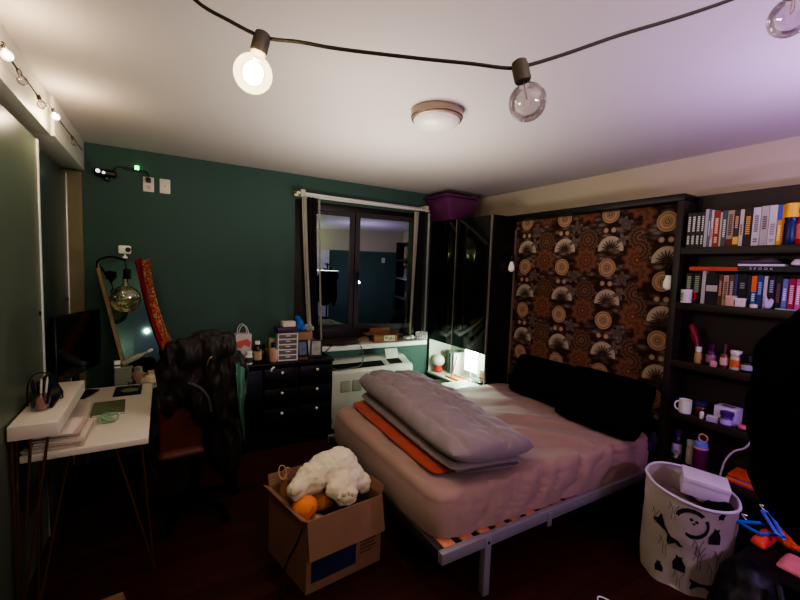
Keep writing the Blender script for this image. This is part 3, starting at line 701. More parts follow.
def onD(px, py, Y=None):
    q = az(px, py, DT); return Vector((q.x, min(max(q.y, dyf+.03), YB-.06), DT+.0006))
def boxthing(name, label, cat, c, w, d, h, m1, rz=0, parts=(), bev=.003, group=None):
    t = thing(name, label, cat, c, (0, 0, rz), group)
    B().box(-w/2, -d/2, 0, w/2, d/2, h, bev=bev).build('body', m1, t)
    for nm, (x0, y0, z0, x1, y1, z1), mm in parts: B().box(x0, y0, z0, x1, y1, z1).build(nm, mm, t)
    return t
def bottle(name, label, cat, c, r, h, mb, mc, neck=.4, capf=.2, lab=None, group=None, rot=(0, 0, 0)):
    t = thing(name, label, cat, c, rot, group); hb = h*(1-capf)
    B().lathe([(r*.92, 0), (r, r*.15), (r, hb*.78), (r*.85, hb*.88), (r*neck, hb*.95), (r*neck, hb)], (0, 0, 0), 20).build('body', mb, t)
    B().lathe([(r*neck*1.15, hb+.0003), (r*neck*1.15, h*.99), (r*neck, h)], (0, 0, 0), 16).build('cap', mc, t)
    if lab: B().lathe([(r*1.01, hb*.18), (r*1.012, hb*.2), (r*1.012, hb*.64), (r*1.01, hb*.66)], (0, 0, 0), 20, cap=False).build('label_band', lab, t)
    return t
white_lab = mat('white paper label', (218, 212, 204), .7); amber = mat('amber glass', (44, 24, 12), .15, spec=.6); blackcap = mat('black cap', (12, 12, 12), .4)
# gift bag
c = onD(239, 368); t = thing('gift_bag', 'white and coral paper gift bag with two string handles on the dresser', 'gift bag', (.60, 3.68, DT+.0006))
gb = mat('white gift paper', (208, 198, 194), .6); cor = mat('coral print', (206, 104, 92), .6)
B().hexa([(-.06, -.045, 0), (.06, -.045, 0), (.06, .045, 0), (-.06, .045, 0)], [(-.066, -.05, .24), (.066, -.05, .24), (.066, .05, .24), (-.066, .05, .24)]).build('bag', gb, t)
b = B(); b.extr([(-.058, .13), (-.02, .12), (.0, .15), (.05, .13), (.06, .17), (.03, .20), (-.01, .19), (-.055, .18)], Matrix.Translation((0, -.0512, 0)) @ Matrix.Rotation(PI/2, 4, 'X') , .0015); b.build('coral_print', cor, t)
for y in (-.045, .045): B().tube([Vector((.04*math.cos(a), y, .235+.085*math.sin(a))) for a in [PI*i/12 for i in range(13)]], .0035, 6).build('handle', wp, t)
# bottles in front
bottle('supplement_bottle', 'white pill bottle with a dark label at the front of the dresser', 'bottle', (.625, 3.53, DT+.0006), .030, .115, wp, wp, .8, .2, mat('dark green label', (50, 60, 44), .7), 'bottles on the dresser')
bottle('tonic_bottle', 'large brown bottle with a cream label and white cap on the dresser', 'bottle', (.70, 3.56, DT+.0006), .038, .19, amber, wp, .5, .15, mat('cream label', (176, 150, 110), .7), 'bottles on the dresser')
bottle('dropper_bottle', 'slim dark bottle with black dropper cap on the dresser', 'bottle', (.765, 3.63, DT+.0006), .02, .15, amber, blackcap, .5, .35, None, 'bottles on the dresser')
bottle('perfume_bottle', 'small dark perfume bottle with a brassy cap on the dresser', 'bottle', (.795, 3.59, DT+.0006), .024, .115, mat('smoky glass', (56, 44, 36), .15), mat('gold cap', (168, 130, 80), .3, metal=.7), .5, .3, None, 'bottles on the dresser')
bottle('lotion_bottle', 'pinkish lotion bottle with a black cap in front of the drawer tower', 'bottle', (.835, 3.56, DT+.0006), .034, .16, mat('peach lotion', (196, 148, 126), .4), blackcap, .4, .22, None, 'bottles on the dresser')
boxthing('soap_carton', 'cream carton standing on the dresser behind the pinkish lotion bottle', 'box', (.87, 3.77, DT+.0006), .055, .05, .17, mat('cream carton', (182, 174, 140), .7), parts=[('panel_print', (-.018, -.0262, .07, .018, -.0252, .14), mat('olive print', (112, 112, 76), .7))])
# drawer tower
t = thing('drawer_tower', 'white plastic tower of five small drawers on the dresser', 'storage', (.965, 3.61, DT+.0006), (0, 0, -.12))
w_, d_, h_ = .175, .15, .245
b = B().box(-w_/2, -d_/2, 0, -w_/2+.01, d_/2, h_).box(w_/2-.01, -d_/2, 0, w_/2, d_/2, h_).box(-w_/2+.01, d_/2-.008, 0, w_/2-.01, d_/2, h_)
for k in range(6): b.box(-w_/2+.01, -d_/2, k*(h_-.009)/5, w_/2-.01, d_/2-.008, k*(h_-.009)/5+.009)
b.build('frame', wp, t)
fro = mat('frosted drawer', (112, 104, 100), .5, var=.5, scale=60)
for k in range(5):
    z0 = k*(h_-.009)/5+.0105
    d = B().box(-w_/2+.012, -d_/2+.006, z0, w_/2-.012, d_/2-.01, z0+.033, bev=.002).build('drawer', fro, t)
    B().box(-.02, -d_/2-.004, z0+.02, .02, -d_/2+.0055, z0+.028, bev=.002).build('pull', wp, d)
boxthing('trinket_case', 'flat dark purple case lying on top of the drawer tower', 'case', (.955, 3.61, DT+h_+.0016), .18, .13, .05, mat('dark plum plastic', (60, 48, 66), .4), .05, [('lid_rim', (-.093, -.068, .032, .093, .068, .038), mat('plum rim', (84, 70, 92), .4))])
boxthing('white_carton', 'small plain white carton on the flat dark purple case', 'box', (.975, 3.61, DT+h_+.0536), .115, .08, .048, mat('bright card', (224, 206, 184), .7), .03, [('lid_edge', (-.058, -.041, .036, .058, .041, .039), pap[1])])
# boxes to the right of the tower
boxthing('shoe_carton', 'low white carton at the window end of the dresser', 'box', (1.155, 3.765, DT+.0006), .22, .17, .145, mat('white carton', (206, 204, 200), .7), 0, [('lid_edge', (-.112, -.087, .115, .112, .087, .145), mat('white lid', (214, 210, 204), .7))])
boxthing('kraft_box', 'tan cardboard box lying on the low white carton', 'box', (1.135, 3.765, DT+.1466), .19, .15, .075, mat('kraft card', (146, 106, 78), .7), .04, [('tape', (-.096, -.02, .0, .096, .02, .0757), mat('pale tape', (170, 136, 104), .4))])
o = B().ell((1.12, 3.76, DT+.285), (.045, .04, .06)).ell((1.10, 3.75, DT+.34), (.028, .028, .04)).ell((1.15, 3.75, DT+.26), (.03, .03, .035)).build('soft_bag', mat('bright blue foil', (34, 92, 176), .35, var=.3), None, remesh=.006, jit=.012, jfr=30)
tag(o, 'crumpled bright blue bag with white patch on the tan cardboard box', 'bag')
o = B().ell((1.205, 3.75, DT+.262), (.05, .04, .038)).ell((1.235, 3.755, DT+.252), (.03, .03, .03)).build('cloth_bundle', mat('pale grey cloth', (150, 150, 136), .85, var=.3, scale=40), None, remesh=.006, jit=.012, jfr=30)
tag(o, 'crumpled pale grey cloth bundle beside the blue bag', 'cloth')
def frame(label, c, w_, h_, rz, pm):
    t = thing('framed_photo', label, 'picture frame', c, (math.radians(-9), 0, rz), 'small black photo frames on the dresser')
    f = .014; b = B().box(-w_/2, 0, 0, -w_/2+f, .012, h_).box(w_/2-f, 0, 0, w_/2, .012, h_).box(-w_/2+f, 0, 0, w_/2-f, .012, f).box(-w_/2+f, 0, h_-f, w_/2-f, .012, h_)
    b.build('frame_border', bk, t); B().box(-w_/2+f, .003, f, w_/2-f, .009, h_-f).build('photo', pm, t)
    B().hexa([(-.015, .07, -.011), (.015, .07, -.011), (.015, .074, -.011), (-.015, .074, -.011)], [(-.015, .012, h_*.6), (.015, .012, h_*.6), (.015, .016, h_*.6), (-.015, .016, h_*.6)]).build('strut', bk, t)
frame('black framed bluish photo standing beside the drawer tower', (1.115, 3.60, DT+.013), .11, .15, .15, mat('bluish photo', (104, 110, 132), .3, var=.6, scale=25))
frame('black framed black and white photo at the window end of the dresser', (1.225, 3.56, DT+.013), .11, .155, -.3, mat('black white photo', (150, 150, 144), .3, var=.9, scale=22))
o = boxthing('wooden_dish', 'low brown wooden dish in front of the bluish photo', 'dish', (1.09, 3.53, DT+.0006), .085, .05, .025, mat('warm brown wood', (98, 62, 40), .5), 0, [('hollow', (-.034, -.018, .0245, .034, .018, .0256), mat('dark hollow', (40, 24, 14), .6))])  # hollow is a flat patch with its shade put into the colour
o = B().tube(sm([(.735, 3.468, .60), (.745, 3.462, .625), (.765, 3.462, .635)]), .009, 8).build('tag', wp, None)
p = ay(273, 369, dyf-.012)
o.data.transform(Matrix.Translation(p-Vector((.75, 3.462, .62)))); o.name = 'paper_tag'
tag(o, 'curled white paper tag stuck on the dresser front', 'tag')
# ================================================================== AC UNIT UNDER WINDOW
t = thing('air_conditioner', 'white wall air conditioner with a black top grille under the window sill', 'air conditioner', (1.85, 3.7, 0), world=True)
acw = mat('off white enamel', (204, 208, 192), .45, var=.04)
x0, x1, yf, yb = 1.385, 2.30, 3.56, 3.877
prof = [(yf, .04), (yf, .575), (yf+.02, .60), (yb-.11, .668), (yb, .668), (yb, .04)]
b = B(); Mx = Matrix(((0, 0, 1, x0), (1, 0, 0, 0), (0, 1, 0, 0), (0, 0, 0, 1))); b.extr(prof, Mx, x1-x0); b.build('body', acw, t, bev=.004)
sl = (.668-.60)/(yb-.11-yf-.02)
zt = lambda y: .60+sl*(y-yf-.02)
def slab(xa, xb, ya, yb_, e0, e1): return B().hexa([(xa, ya, zt(ya)+e0), (xb, ya, zt(ya)+e0), (xb, yb_, zt(yb_)+e0), (xa, yb_, zt(yb_)+e0)], [(xa, ya, zt(ya)+e1), (xb, ya, zt(ya)+e1), (xb, yb_, zt(yb_)+e1), (xa, yb_, zt(yb_)+e1)])
g = slab(x0+.02, 1.98, yf+.035, yf+.125, .0005, .003).build('grille', mat('black grille', (8, 9, 8), .6), t)
b = B()
for k in range(26): xx = x0+.04+k*.036; b.bm.verts.ensure_lookup_table(); s2 = slab(xx, xx+.004, yf+.038, yf+.122, .0032, .006); me_ = bpy.data.meshes.new('x'); s2.bm.to_mesh(me_); s2.bm.free(); b.bm.from_mesh(me_); bpy.data.meshes.remove(me_)
b.build('grille_bars', mat('dark grille bar', (30, 32, 30), .5), g)
slab(2.05, 2.20, yf+.05, yf+.14, .0005, .003).build('control_recess', MATS['black grille'], t)
B().hexa([(2.05, yf+.141, zt(yf+.141)+.001), (2.20, yf+.141, zt(yf+.141)+.001), (2.20, yf+.149, zt(yf+.149)+.001), (2.05, yf+.149, zt(yf+.149)+.001)], [(2.05, yf+.18, .745), (2.20, yf+.18, .745), (2.20, yf+.188, .745), (2.05, yf+.188, .745)]).build('control_flap', acw, t)
for xx in (1.475, 1.60):
    v = B().box(xx, yf-.004, .39, xx+.10, yf-.0005, .50, bev=.001).build('vent', mat('grey vent', (140, 142, 126), .6), t)
    b = B()
    for k in range(6): b.box(xx+.008, yf-.007, .40+k*.016, xx+.092, yf-.0042, .408+k*.016)
    b.build('vent_slats', mat('vent slat', (168, 170, 152), .5), v)
B().box(x0+.02, yf+.03, 0, x1-.02, yb-.02, .0395).build('foot', MATS['black grille'], t)
# ================================================================== ON THE SILL
SZ = .832+.0006
t = thing('laptop_bag', 'flat dark brown laptop bag lying on the left of the window sill', 'bag', (1.53, 3.75, SZ))
lb = mat('dark brown nylon', (44, 34, 28), .7)
B().pad([(-.20, -.10, 0), (.20, -.09, 0), (.20, .10, 0), (-.20, .10, 0)], .05, n=20, m_=14, pu=6, pv=6, amp=.01, low=.4).build('body', lb, t, smooth=70)
B().tube(sm([(-.15, -.08, .035), (-.1, -.125, .02), (0, -.13, .012), (.1, -.11, .03)]), .006).build('handle', lb, t)
tag(B().tube(sm([(1.70, 3.66, SZ+.012), (1.72, 3.625, .80), (1.735, 3.613, .70), (1.70, 3.60, .632), (1.60, 3.585, .618), (1.46, 3.58, .613), (1.40, 3.585, .63)]), .0055).build('cable', mat('grey green cord', (92, 100, 90), .5), None), 'grey cord trailing from the sill onto the air conditioner', 'cord')
tag(B().tube(sm([(1.215, 3.67, SZ+.008), (1.24, 3.640, SZ+.004), (1.29, 3.629, .80), (1.34, 3.628, .79), (1.40, 3.640, SZ+.004), (1.46, 3.70, SZ+.003)]), .004).build('cable', MATS['black cable'], None), 'thin black cable drooping over the left end of the sill', 'cable')
t = thing('envelope', 'tan paper wedge standing between the laptop bag and open carton', 'paper', (1.83, 3.80, SZ), (0, 0, .2))
B().hexa([(-.09, -.05, 0), (.02, -.06, 0), (.03, .03, 0), (-.08, .05, 0)], [(-.075, -.045, .012), (.02, -.05, .05), (.03, .03, .055), (-.065, .045, .016)]).build('sheet', mat('tan paper', (150, 124, 92), .8), t)
t = thing('open_carton', 'small cardboard carton with spread flaps on the window sill', 'box', (2.03, 3.76, SZ), (0, 0, -.12))
kr = mat('brown cardboard', (136, 96, 62), .75, var=.12)
b = B().box(-.13, -.09, 0, .13, .09, .004).box(-.13, -.09, .004, -.127, .09, .085).box(.127, -.09, .004, .13, .09, .085).box(-.127, .087, .004, .127, .09, .085).box(-.127, -.09, .004, .127, -.087, .085)
b.build('carton', kr, t)
B().hexa([(-.127, -.09, .086), (.127, -.09, .086), (.127, -.086, .086), (-.127, -.086, .086)], [(-.13, -.165, .085), (.13, -.165, .085), (.13, -.164, .089), (-.13, -.164, .089)]).build('flap', kr, t)
B().hexa([(-.127, .086, .086), (.127, .086, .086), (.127, .09, .086), (-.127, .09, .086)], [(-.11, .10, .125), (.11, .10, .125), (.11, .104, .125), (-.11, .104, .125)]).build('flap', kr, t)
B().hexa([(-.13, -.085, .086), (-.127, -.085, .086), (-.127, .085, .086), (-.13, .085, .086)], [(-.205, -.08, .075), (-.204, -.08, .079), (-.204, .08, .079), (-.205, .08, .075)]).build('flap', kr, t)
B().hexa([(.127, -.085, .086), (.13, -.085, .086), (.13, .085, .086), (.127, .085, .086)], [(.20, -.08, .078), (.201, -.08, .074), (.201, .08, .074), (.20, .08, .078)]).build('flap', kr, t)
lbp = B().box(-.02, -.0915, .012, .10, -.0903, .07).build('printed_label', mat('cream shipping label', (206, 196, 160), .7), t)
b = B()
for k in range(3): b.box(-.01+k*.012, -.0925, .035, -.004+k*.012, -.0917, .06)
for k in range(5): b.box(.032+k*.012, -.0925, .02+.008*(k % 2), .039+k*.012, -.0917, .04+.01*(k % 3))
b.build('label_print', mat('label ink', (40, 36, 30), .7), lbp)
t = thing('wire_basket', 'small white wire basket at the cabinet end of the sill', 'basket', (2.50, 3.72, SZ))
b = B()
for zz in (.004, .04, .075): b.tube([Vector((.07*math.cos(a), .05*math.sin(a), zz)) for a in [2*PI*i/20 for i in range(20)]], .004, 6, closed=True)
for i in range(14): a = 2*PI*i/14; b.tube([(.07*math.cos(a), .05*math.sin(a), .004), (.07*math.cos(a), .05*math.sin(a), .075)], .003, 6)
b.build('wirework', wp, t)
o = B().ell((2.32, 3.73, SZ+.022), (.06, .04, .02)).ell((2.37, 3.72, SZ+.028), (.035, .03, .026)).build('plastic_bag', mat('pale plastic bag', (180, 184, 170), .4, var=.3, scale=40), None, remesh=.006, jit=.008, jfr=40)
tag(o, 'crumpled pale plastic bag on the sill next to the wire basket', 'bag')
# ================================================================== CURTAINS
rod = thing('curtain_rail', 'double white curtain rail with end brackets above the dark window', 'curtain rail', (1.9, YB-.05, 2.28), world=True)
B().box(1.08, YB-.052, 2.258, 2.58, YB-.034, 2.300, bev=.003).build('rail', wp, rod)
B().tube([(1.08, YB-.105, 2.285), (2.58, YB-.105, 2.262)], .010, 10).build('rod', wp, rod)
for x in (1.13, 2.53): B().box(x-.012, YB-.125, 2.245, x+.03, YB-.0005, 2.315, bev=.003).build('bracket', mat('cream bracket', (190, 182, 156), .5), rod)
B().lathe([(.012, 0), (.016, .012), (.006, .03)], (1.08, YB-.105, 2.285), 12, M=Matrix.Rotation(-PI/2, 4, 'Y')).build('finial', mat('brass finial', (150, 128, 70), .3, metal=.8), rod)
def curtain(label, xa, xb, yd, ztop, zbot, mt_, shift, amp=.02, waves=3, pinch=1., grp=None, bl=None):
    f = lambda u, v: Vector((xa+(xb-xa)*u+shift*v**1.3 + ((xa+xb)/2-(xa+(xb-xa)*u))*(1-pinch)*v, yd+amp*math.sin(u*waves*2*PI), ztop+(zbot-ztop)*v))
    b = B().surf(f, 30, 20, .003)
    return tag(b.build('curtain', mt_, None, smooth=70), label, 'curtain', grp)
sheer = mat('white sheer cloth', (206, 202, 186), .8, var=.05); plum = mat('dark plum curtain', (54, 42, 50), .85, var=.1)
GC = 'curtains gathered beside the window'
curtain('white curtain at the outer left edge of the dark window', 1.125, 1.172, YB-.125, 2.26, .84, sheer, .085, .008, 1.5, .9, GC)
curtain('dark plum curtain gathered on the left of the window', 1.185, 1.285, YB-.075, 2.257, .84, plum, .06, .014, 2.5, .8, GC)
curtain('narrow white curtain edge between plum curtain and left window pane', 1.296, 1.316, YB-.09, 2.255, .84, sheer, .05, .005, 1, .9, GC)
curtain('white curtain on the right of the window nearer the panes', 2.365, 2.425, YB-.13, 2.235, .84, sheer, -.03, .008, 1.5, .3, GC)
curtain('dark plum curtain gathered on the right beside the tall cabinet', 2.435, 2.53, YB-.105, 2.25, .84, plum, 0, .016, 2, .9, GC)
curtain('white curtain edge squeezed against the tall dark cabinet', 2.54, 2.575, YB-.135, 2.235, .84, sheer, 0, .008, 1, .6, GC)
# ================================================================== BIN ON CABINET
pur = mat('translucent plum plastic', (98, 42, 84), .3, var=.08, spec=.5)
c = Vector((2.80, 3.64, ct+.0008))
t = thing('storage_bin', 'plum purple plastic storage bin with lid on top of the tall cabinet', 'storage bin', tuple(c))
B().hexa([(-.15, -.16, 0), (.17, -.16, 0), (.17, .17, 0), (-.15, .17, 0)], [(-.235, -.20, .235), (.19, -.20, .235), (.19, .21, .235), (-.235, .21, .235)]).build('tub', pur, t, bev=.012)
B().box(-.25, -.215, .236, .205, .225, .265, bev=.008).build('lid', pur, t)
# ================================================================== NICHE CONTENTS
NZ = .4206
def inN(px, py, dx=.1): q = ax(px, py, cx+dx); return Vector((q.x, q.y, NZ))
c = inN(436, 365, .10); c.y = min(c.y, 3.76)
t = thing('globe_night_light', 'white globe on a red base at the window end of the lit niche', 'lamp', tuple(c))
B().lathe([(.045, 0), (.05, .015), (.045, .055), (.03, .07)], (0, 0, 0), 20).build('base', mat('red base', (196, 60, 56), .4), t); B().ell((0, 0, .135), (.075, .075, .07)).build('globe', mat('white globe', (214, 214, 204), .4), t)
yy = inN(447, 370, .16).y
for i, (col, w_, h_) in enumerate((((70, 92, 70), .03, .26), ((150, 150, 170), .022, .24), ((206, 200, 200), .018, .25))):
    t = thing('book', ['dark green book', 'lilac book', 'thin white book'][i]+' standing in the lit niche beside the globe', 'book', (cx+.17, yy-.05*i, NZ), (0, 0, 0), 'books in the lit niche')
    mc = mat('niche book %d' % i, col, .6)
    B().box(0, -w_/2, 0, .16, -w_/2+.002, h_).box(0, w_/2-.002, 0, .16, w_/2, h_).box(0, -w_/2+.002, 0, .002, w_/2-.002, h_).build('cover', mc, t); B().box(.002, -w_/2+.002, .003, .156, w_/2-.002, h_-.003).build('pages', pap[0], t)
t = thing('wooden_stick', 'pale wooden stick leaning across the lit niche', 'stick', (cx+.10, 3.50, NZ+.002), (math.radians(20), 0, 0))
B().box(-.006, -.009, 0, .006, .009, .27, bev=.002).build('stick', mat('pale stick', (212, 196, 160), .6), t)
t = thing('tray', 'orange tray lying along the niche floor', 'tray', (cx+.10, 3.34, NZ))
ora = mat('orange tray', (226, 150, 84), .5)
B().box(-.06, -.20, 0, .06, .20, .006, bev=.002).box(-.06, -.20, .006, -.055, .20, .022).box(.055, -.20, .006, .06, .20, .022).build('body', ora, t)
# glowing lamp
t = thing('task_light', 'glowing white flat lamp panel at the middle of the niche', 'lamp', (cx+.20, 3.30, NZ))
B().box(-.03, -.04, 0, .03, .04, .012, bev=.003).build('base', wp, t); B().tube([(0, 0, .012), (0, 0, .10)], .006).build('stem', wp, t)
B().box(-.008, -.10, .10, .008, .10, .33, bev=.004).build('panel', mat('glowing panel', (255, 255, 250), .4, emit=7, ecol=(232, 255, 240)), t)
for i, (dy, cc) in enumerate(((3.03, (208, 190, 180)), (2.985, (196, 120, 110)), (2.945, (214, 204, 190)))):
    t = thing('carton', ['pale small carton', 'reddish striped carton', 'cream narrow carton'][i]+' in the bed end of the lit niche', 'box', (cx+.13, dy, NZ), (0, 0, 0), 'small cartons in the lit niche')
    B().box(-.03, -.02, 0, .03, .02, .19-.02*i, bev=.002).build('carton_body', mat('niche carton %d' % i, cc, .6), t)
    B().box(-.0312, -.018, .06, -.0302, .018, .075).box(-.0312, -.018, .10, -.0302, .018, .115).build('print', mat('niche print %d' % i, (150, 60, 54), .6), t)
t = thing('mug', 'white mug on the niche floor at its bed end', 'mug', (cx+.055, 3.06, NZ))
B().lathe([(.032, 0), (.036, .005), (.036, .085), (.033, .085), (.031, .006), (.001, .006)], (0, 0, 0), 20, cap=False).build('cup', wp, t)
B().tube([Vector((-.034-.024*math.sin(a), 0, .045+.026*math.cos(a))) for a in [PI*i/10 for i in range(11)]], .005, 8).build('handle', wp, t)
t = thing('jar', 'teal lidded jar beside the mug on the niche floor', 'jar', (cx+.05, 2.965, NZ))
B().lathe([(.03, 0), (.033, .006), (.033, .06), (.026, .07)], (0, 0, 0), 18).build('body', mat('teal jar', (80, 120, 124), .3), t); B().lathe([(.029, .07), (.029, .09), (.02, .093)], (0, 0, 0), 18).build('lid', blackcap, t)
tag(B().tube(sm([(cx+.03, 3.12, NZ+.006), (cx+.0, 3.10, NZ+.08), (cx-.02, 3.05, NZ+.13), (cx-.03, 2.99, NZ+.12), (cx-.035, 2.97, NZ+.11)]), .005).build('cable', mat('white cable', (206, 214, 200), .5), None), 'white cable arching out of the lit niche', 'cable')
# ledge between cabinet and bed
t = thing('bedside_bench', 'low white topped bench between the cabinet and the far side of the bed', 'bench', (2.3, 3.0, 0), world=True)
B().box(2.02, 2.89, .475, 2.665, 3.12, .50, bev=.004).build('bench_top', mat('white bench top', (214, 222, 208), .5), t)
for x in (2.04, 2.63):
    for y in (2.91, 3.10): B().box(x-.015, y-.015, 0, x+.015, y+.015, .4745).build('leg', wp, t)
t = thing('low_cabinet', 'low dark green black cabinet standing below the lit niche', 'cabinet', (2.5, 3.4, 0), world=True)
B().box(2.33, 3.135, 0, 2.665, 3.55, .40, bev=.004).build('body', mat('dark green lacquer', (22, 44, 30), .3), t)
B().box(2.325, 3.15, .30, 2.3295, 3.50, .312).build('handle', alu, t)
B().box(2.36, 3.22, .4005, 2.39, 3.48, .406).build('inlay', mat('pale inlay', (120, 150, 124), .4), t)
# ================================================================== BOOKS
def book(label, y0, y1, z, h, d, col, marks=(), mcol=(214, 206, 180), group=None, lean=0., x=BX+.012, rough=.55, band=None):
    w_ = abs(y1-y0); yc = (y0+y1)/2
    t = thing('book', label, 'book', (x, yc, z+.0006+abs(math.sin(lean))*w_/2), (lean, 0, 0), group)
    mc = mat('cover %d %d %d' % col, tuple(int(q*.86) for q in col), rough)
    B().box(0, -w_/2, 0, d, -w_/2+.0015, h).box(0, w_/2-.0015, 0, d, w_/2, h).box(0, -w_/2+.0015, 0, .0015, w_/2-.0015, h).build('cover', mc, t)
    B().box(.0015, -w_/2+.0015, .002, d-.003, w_/2-.0015, h-.003).build('pages', mat('book page', (206, 196, 176), .8), t)
    if marks:
        for a, c in marks:
            b = B()
            # a run of letter-like strokes down the spine
            n = max(2, int((c-a)*h/.011)); s = (c-a)*h/n
            for k in range(n): b.box(-.0006, -w_*.27, a*h+k*s+s*.14, -.0001, w_*.27, a*h+k*s+s*.82)
            b.build('spine_title', mat('spine ink %d %d %d' % mcol, mcol, .6), t)
    if band:
        a, c, bc = band; B().box(-.0007, -w_/2, a*h, -.0001, w_/2, c*h).build('spine_band', mat('spine band %d %d %d' % bc, bc, .6), t)
    return t
def yz1(q): return ax(680+q/6.667, 195+330/6.667, BX+.012).y       # along the top shelf
ORD = ['first', 'second', 'third', 'fourth', 'fifth', 'sixth', 'seventh', 'eighth', 'ninth', 'tenth', 'eleventh', 'twelfth', 'thirteenth', 'fourteenth', 'fifteenth', 'sixteenth', 'seventeenth', 'eighteenth', 'nineteenth', 'twentieth']
G1 = 'books standing on the top shelf'
top = [ # zoom x0, x1, height, colour, marks, mark colour, words
 (38, 66, .215, (44, 44, 38), ((.08, .34), (.45, .9)), (206, 204, 180), 'dark green set volume with cream lettering'),
 (67, 97, .215, (46, 46, 40), ((.08, .34), (.45, .9)), (206, 204, 180), 'dark green set volume with cream lettering'),
 (98, 128, .215, (44, 44, 38), ((.08, .34), (.45, .9)), (206, 204, 180), 'dark green set volume with cream lettering'),
 (129, 152, .215, (46, 46, 40), ((.08, .34), (.45, .9)), (206, 204, 180), 'dark green set volume with cream lettering'),
 (153, 176, .230, (190, 190, 190), (), None, 'thin pale grey book'),
 (178, 192, .225, (120, 116, 124), ((.3, .7),), (220, 220, 220), 'very thin grey book'),
 (194, 212, .222, (216, 206, 206), ((.2, .5),), (190, 70, 70), 'thin white book with red lettering'),
 (214, 252, .215, (164, 60, 40), ((.1, .28), (.36, .8)), (228, 190, 150), 'brick red book with pale lettering'),
 (254, 268, .205, (206, 196, 170), (), None, 'thin cream book'),
 (269, 300, .214, (74, 96, 96), ((.25, .75),), (190, 206, 200), 'grey teal book'),
 (302, 346, .210, (176, 160, 130), ((.3, .9),), (90, 60, 40), 'tan book with dark red foot'),
 (347, 384, .206, (72, 50, 40), ((.5, .85),), (190, 160, 120), 'brown book with yellow block at the foot'),
 (385, 412, .210, (218, 206, 186), ((.3, .6),), (120, 90, 70), 'white backed cream book'),
 (414, 468, .212, (52, 36, 24), ((.3, .8),), (206, 160, 70), 'thick dark brown book with gold lettering'),
 (470, 522, .214, (220, 216, 210), ((.08, .2), (.35, .8)), (110, 108, 110), 'thick white book with grey lettering'),
 (524, 576, .218, (196, 188, 180), ((.4, .75),), (90, 84, 80), 'broad off white book'),
 (577, 632, .218, (220, 214, 206), ((.08, .16), (.25, .55)), (150, 140, 130), 'broad white book with faint lettering'),
 (634, 666, .216, (232, 176, 60), ((.1, .5),), (240, 220, 160), 'yellow book with a blue top band'),
]
for i, (a, c, h, col, mk, mc, wd) in enumerate(top):
    lab = '%s, %s from left on the top shelf' % (wd, ORD[i])
    band = {10: (0, .2, (110, 34, 24)), 11: (.05, .26, (214, 186, 70)), 17: (.62, 1, (60, 80, 150))}.get(i)
    book(lab, yz1(a), yz1(c)+.0012, SH[1], h, .15, col, mk, mc or (200, 200, 200), G1, band=band)
# canisters at the right end of the top shelf
y = yz1(708); bottle('thermos', 'dark blue flask with a yellow lid next to the yellow book', 'flask', (BX+.065, y, SH[1]+.0006), .034, .225, mat('navy enamel', (24, 32, 92), .3), mat('yellow lid', (236, 190, 50), .4), .95, .34, None)
y = yz1(818); bottle('canister', 'red canister with black lid beside the dark blue flask', 'canister', (BX+.07, y, SH[1]+.0006), .048, .205, mat('red enamel', (206, 40, 30), .3), blackcap, .8, .18, mat('pale red band', (230, 120, 100), .4))
def yz2(q): return ax(670+q/6.154, 250+330/6.154, BX+.035).y
G2 = 'books standing on the second shelf'
sec = [
 (84, 128, .190, (30, 34, 28), ((.35, .9),), (150, 170, 130), 'black book with green lettering'),
 (130, 180, .190, (26, 28, 26), ((.35, .92),), (140, 160, 130), 'black book with pale green lettering'),
 (184, 208, .205, (214, 204, 200), (), None, 'thin white book'),
 (212, 284, .190, (22, 24, 22), (), None, 'thick black book with pale patches'),
 (287, 314, .186, (112, 52, 40), ((.3, .8),), (190, 150, 120), 'red brown book'),
 (316, 350, .182, (196, 172, 140), ((.2, .8),), (110, 80, 60), 'cream book'),
 (353, 384, .185, (104, 84, 78), ((.2, .8),), (190, 170, 160), 'greyish brown book'),
 (386, 405, .190, (60, 70, 130), (), None, 'thin blue book'),
 (408, 462, .190, (22, 20, 30), ((.55, .75),), (130, 130, 150), 'black book with grey lettering'),
 (465, 488, .185, (40, 30, 50), (), None, 'thin dark violet book'),
 (490, 524, .182, (44, 96, 150), ((.2, .45),), (190, 210, 230), 'book with orange top and blue foot'),
 (526, 562, .186, (52, 66, 150), ((.4, .8),), (150, 170, 220), 'royal blue book'),
 (566, 590, .182, (226, 214, 216), (), None, 'white book'),
 (594, 636, .180, (34, 30, 52), ((.5, .9),), (150, 150, 190), 'dark indigo book'),
 (640, 678, .180, (30, 20, 34), ((.2, .8),), (120, 70, 90), 'black violet book'),
 (682, 716, .170, (120, 120, 200), ((.3, .7),), (220, 210, 240), 'lavender book'),
 (720, 762, .172, (176, 38, 84), ((.2, .8),), (240, 180, 200), 'crimson book'),
 (766, 800, .170, (226, 96, 160), ((.2, .8),), (250, 220, 230), 'pink book'),
]
for i, (a, c, h, col, mk, mc, wd) in enumerate(sec):
    lab = '%s, %s upright from left on second shelf' % (wd, ORD[i])
    band = {3: (.42, .62, (176, 180, 160)), 10: (.5, 1, (224, 110, 60))}.get(i)
    book(lab, yz2(a), yz2(c)+.0012, SH[2], h, .13, col, mk, mc or (200, 200, 200), G2, band=band, x=BX+.035)
    if i == 3:
        t3 = bpy.context.scene.collection.objects[-1]
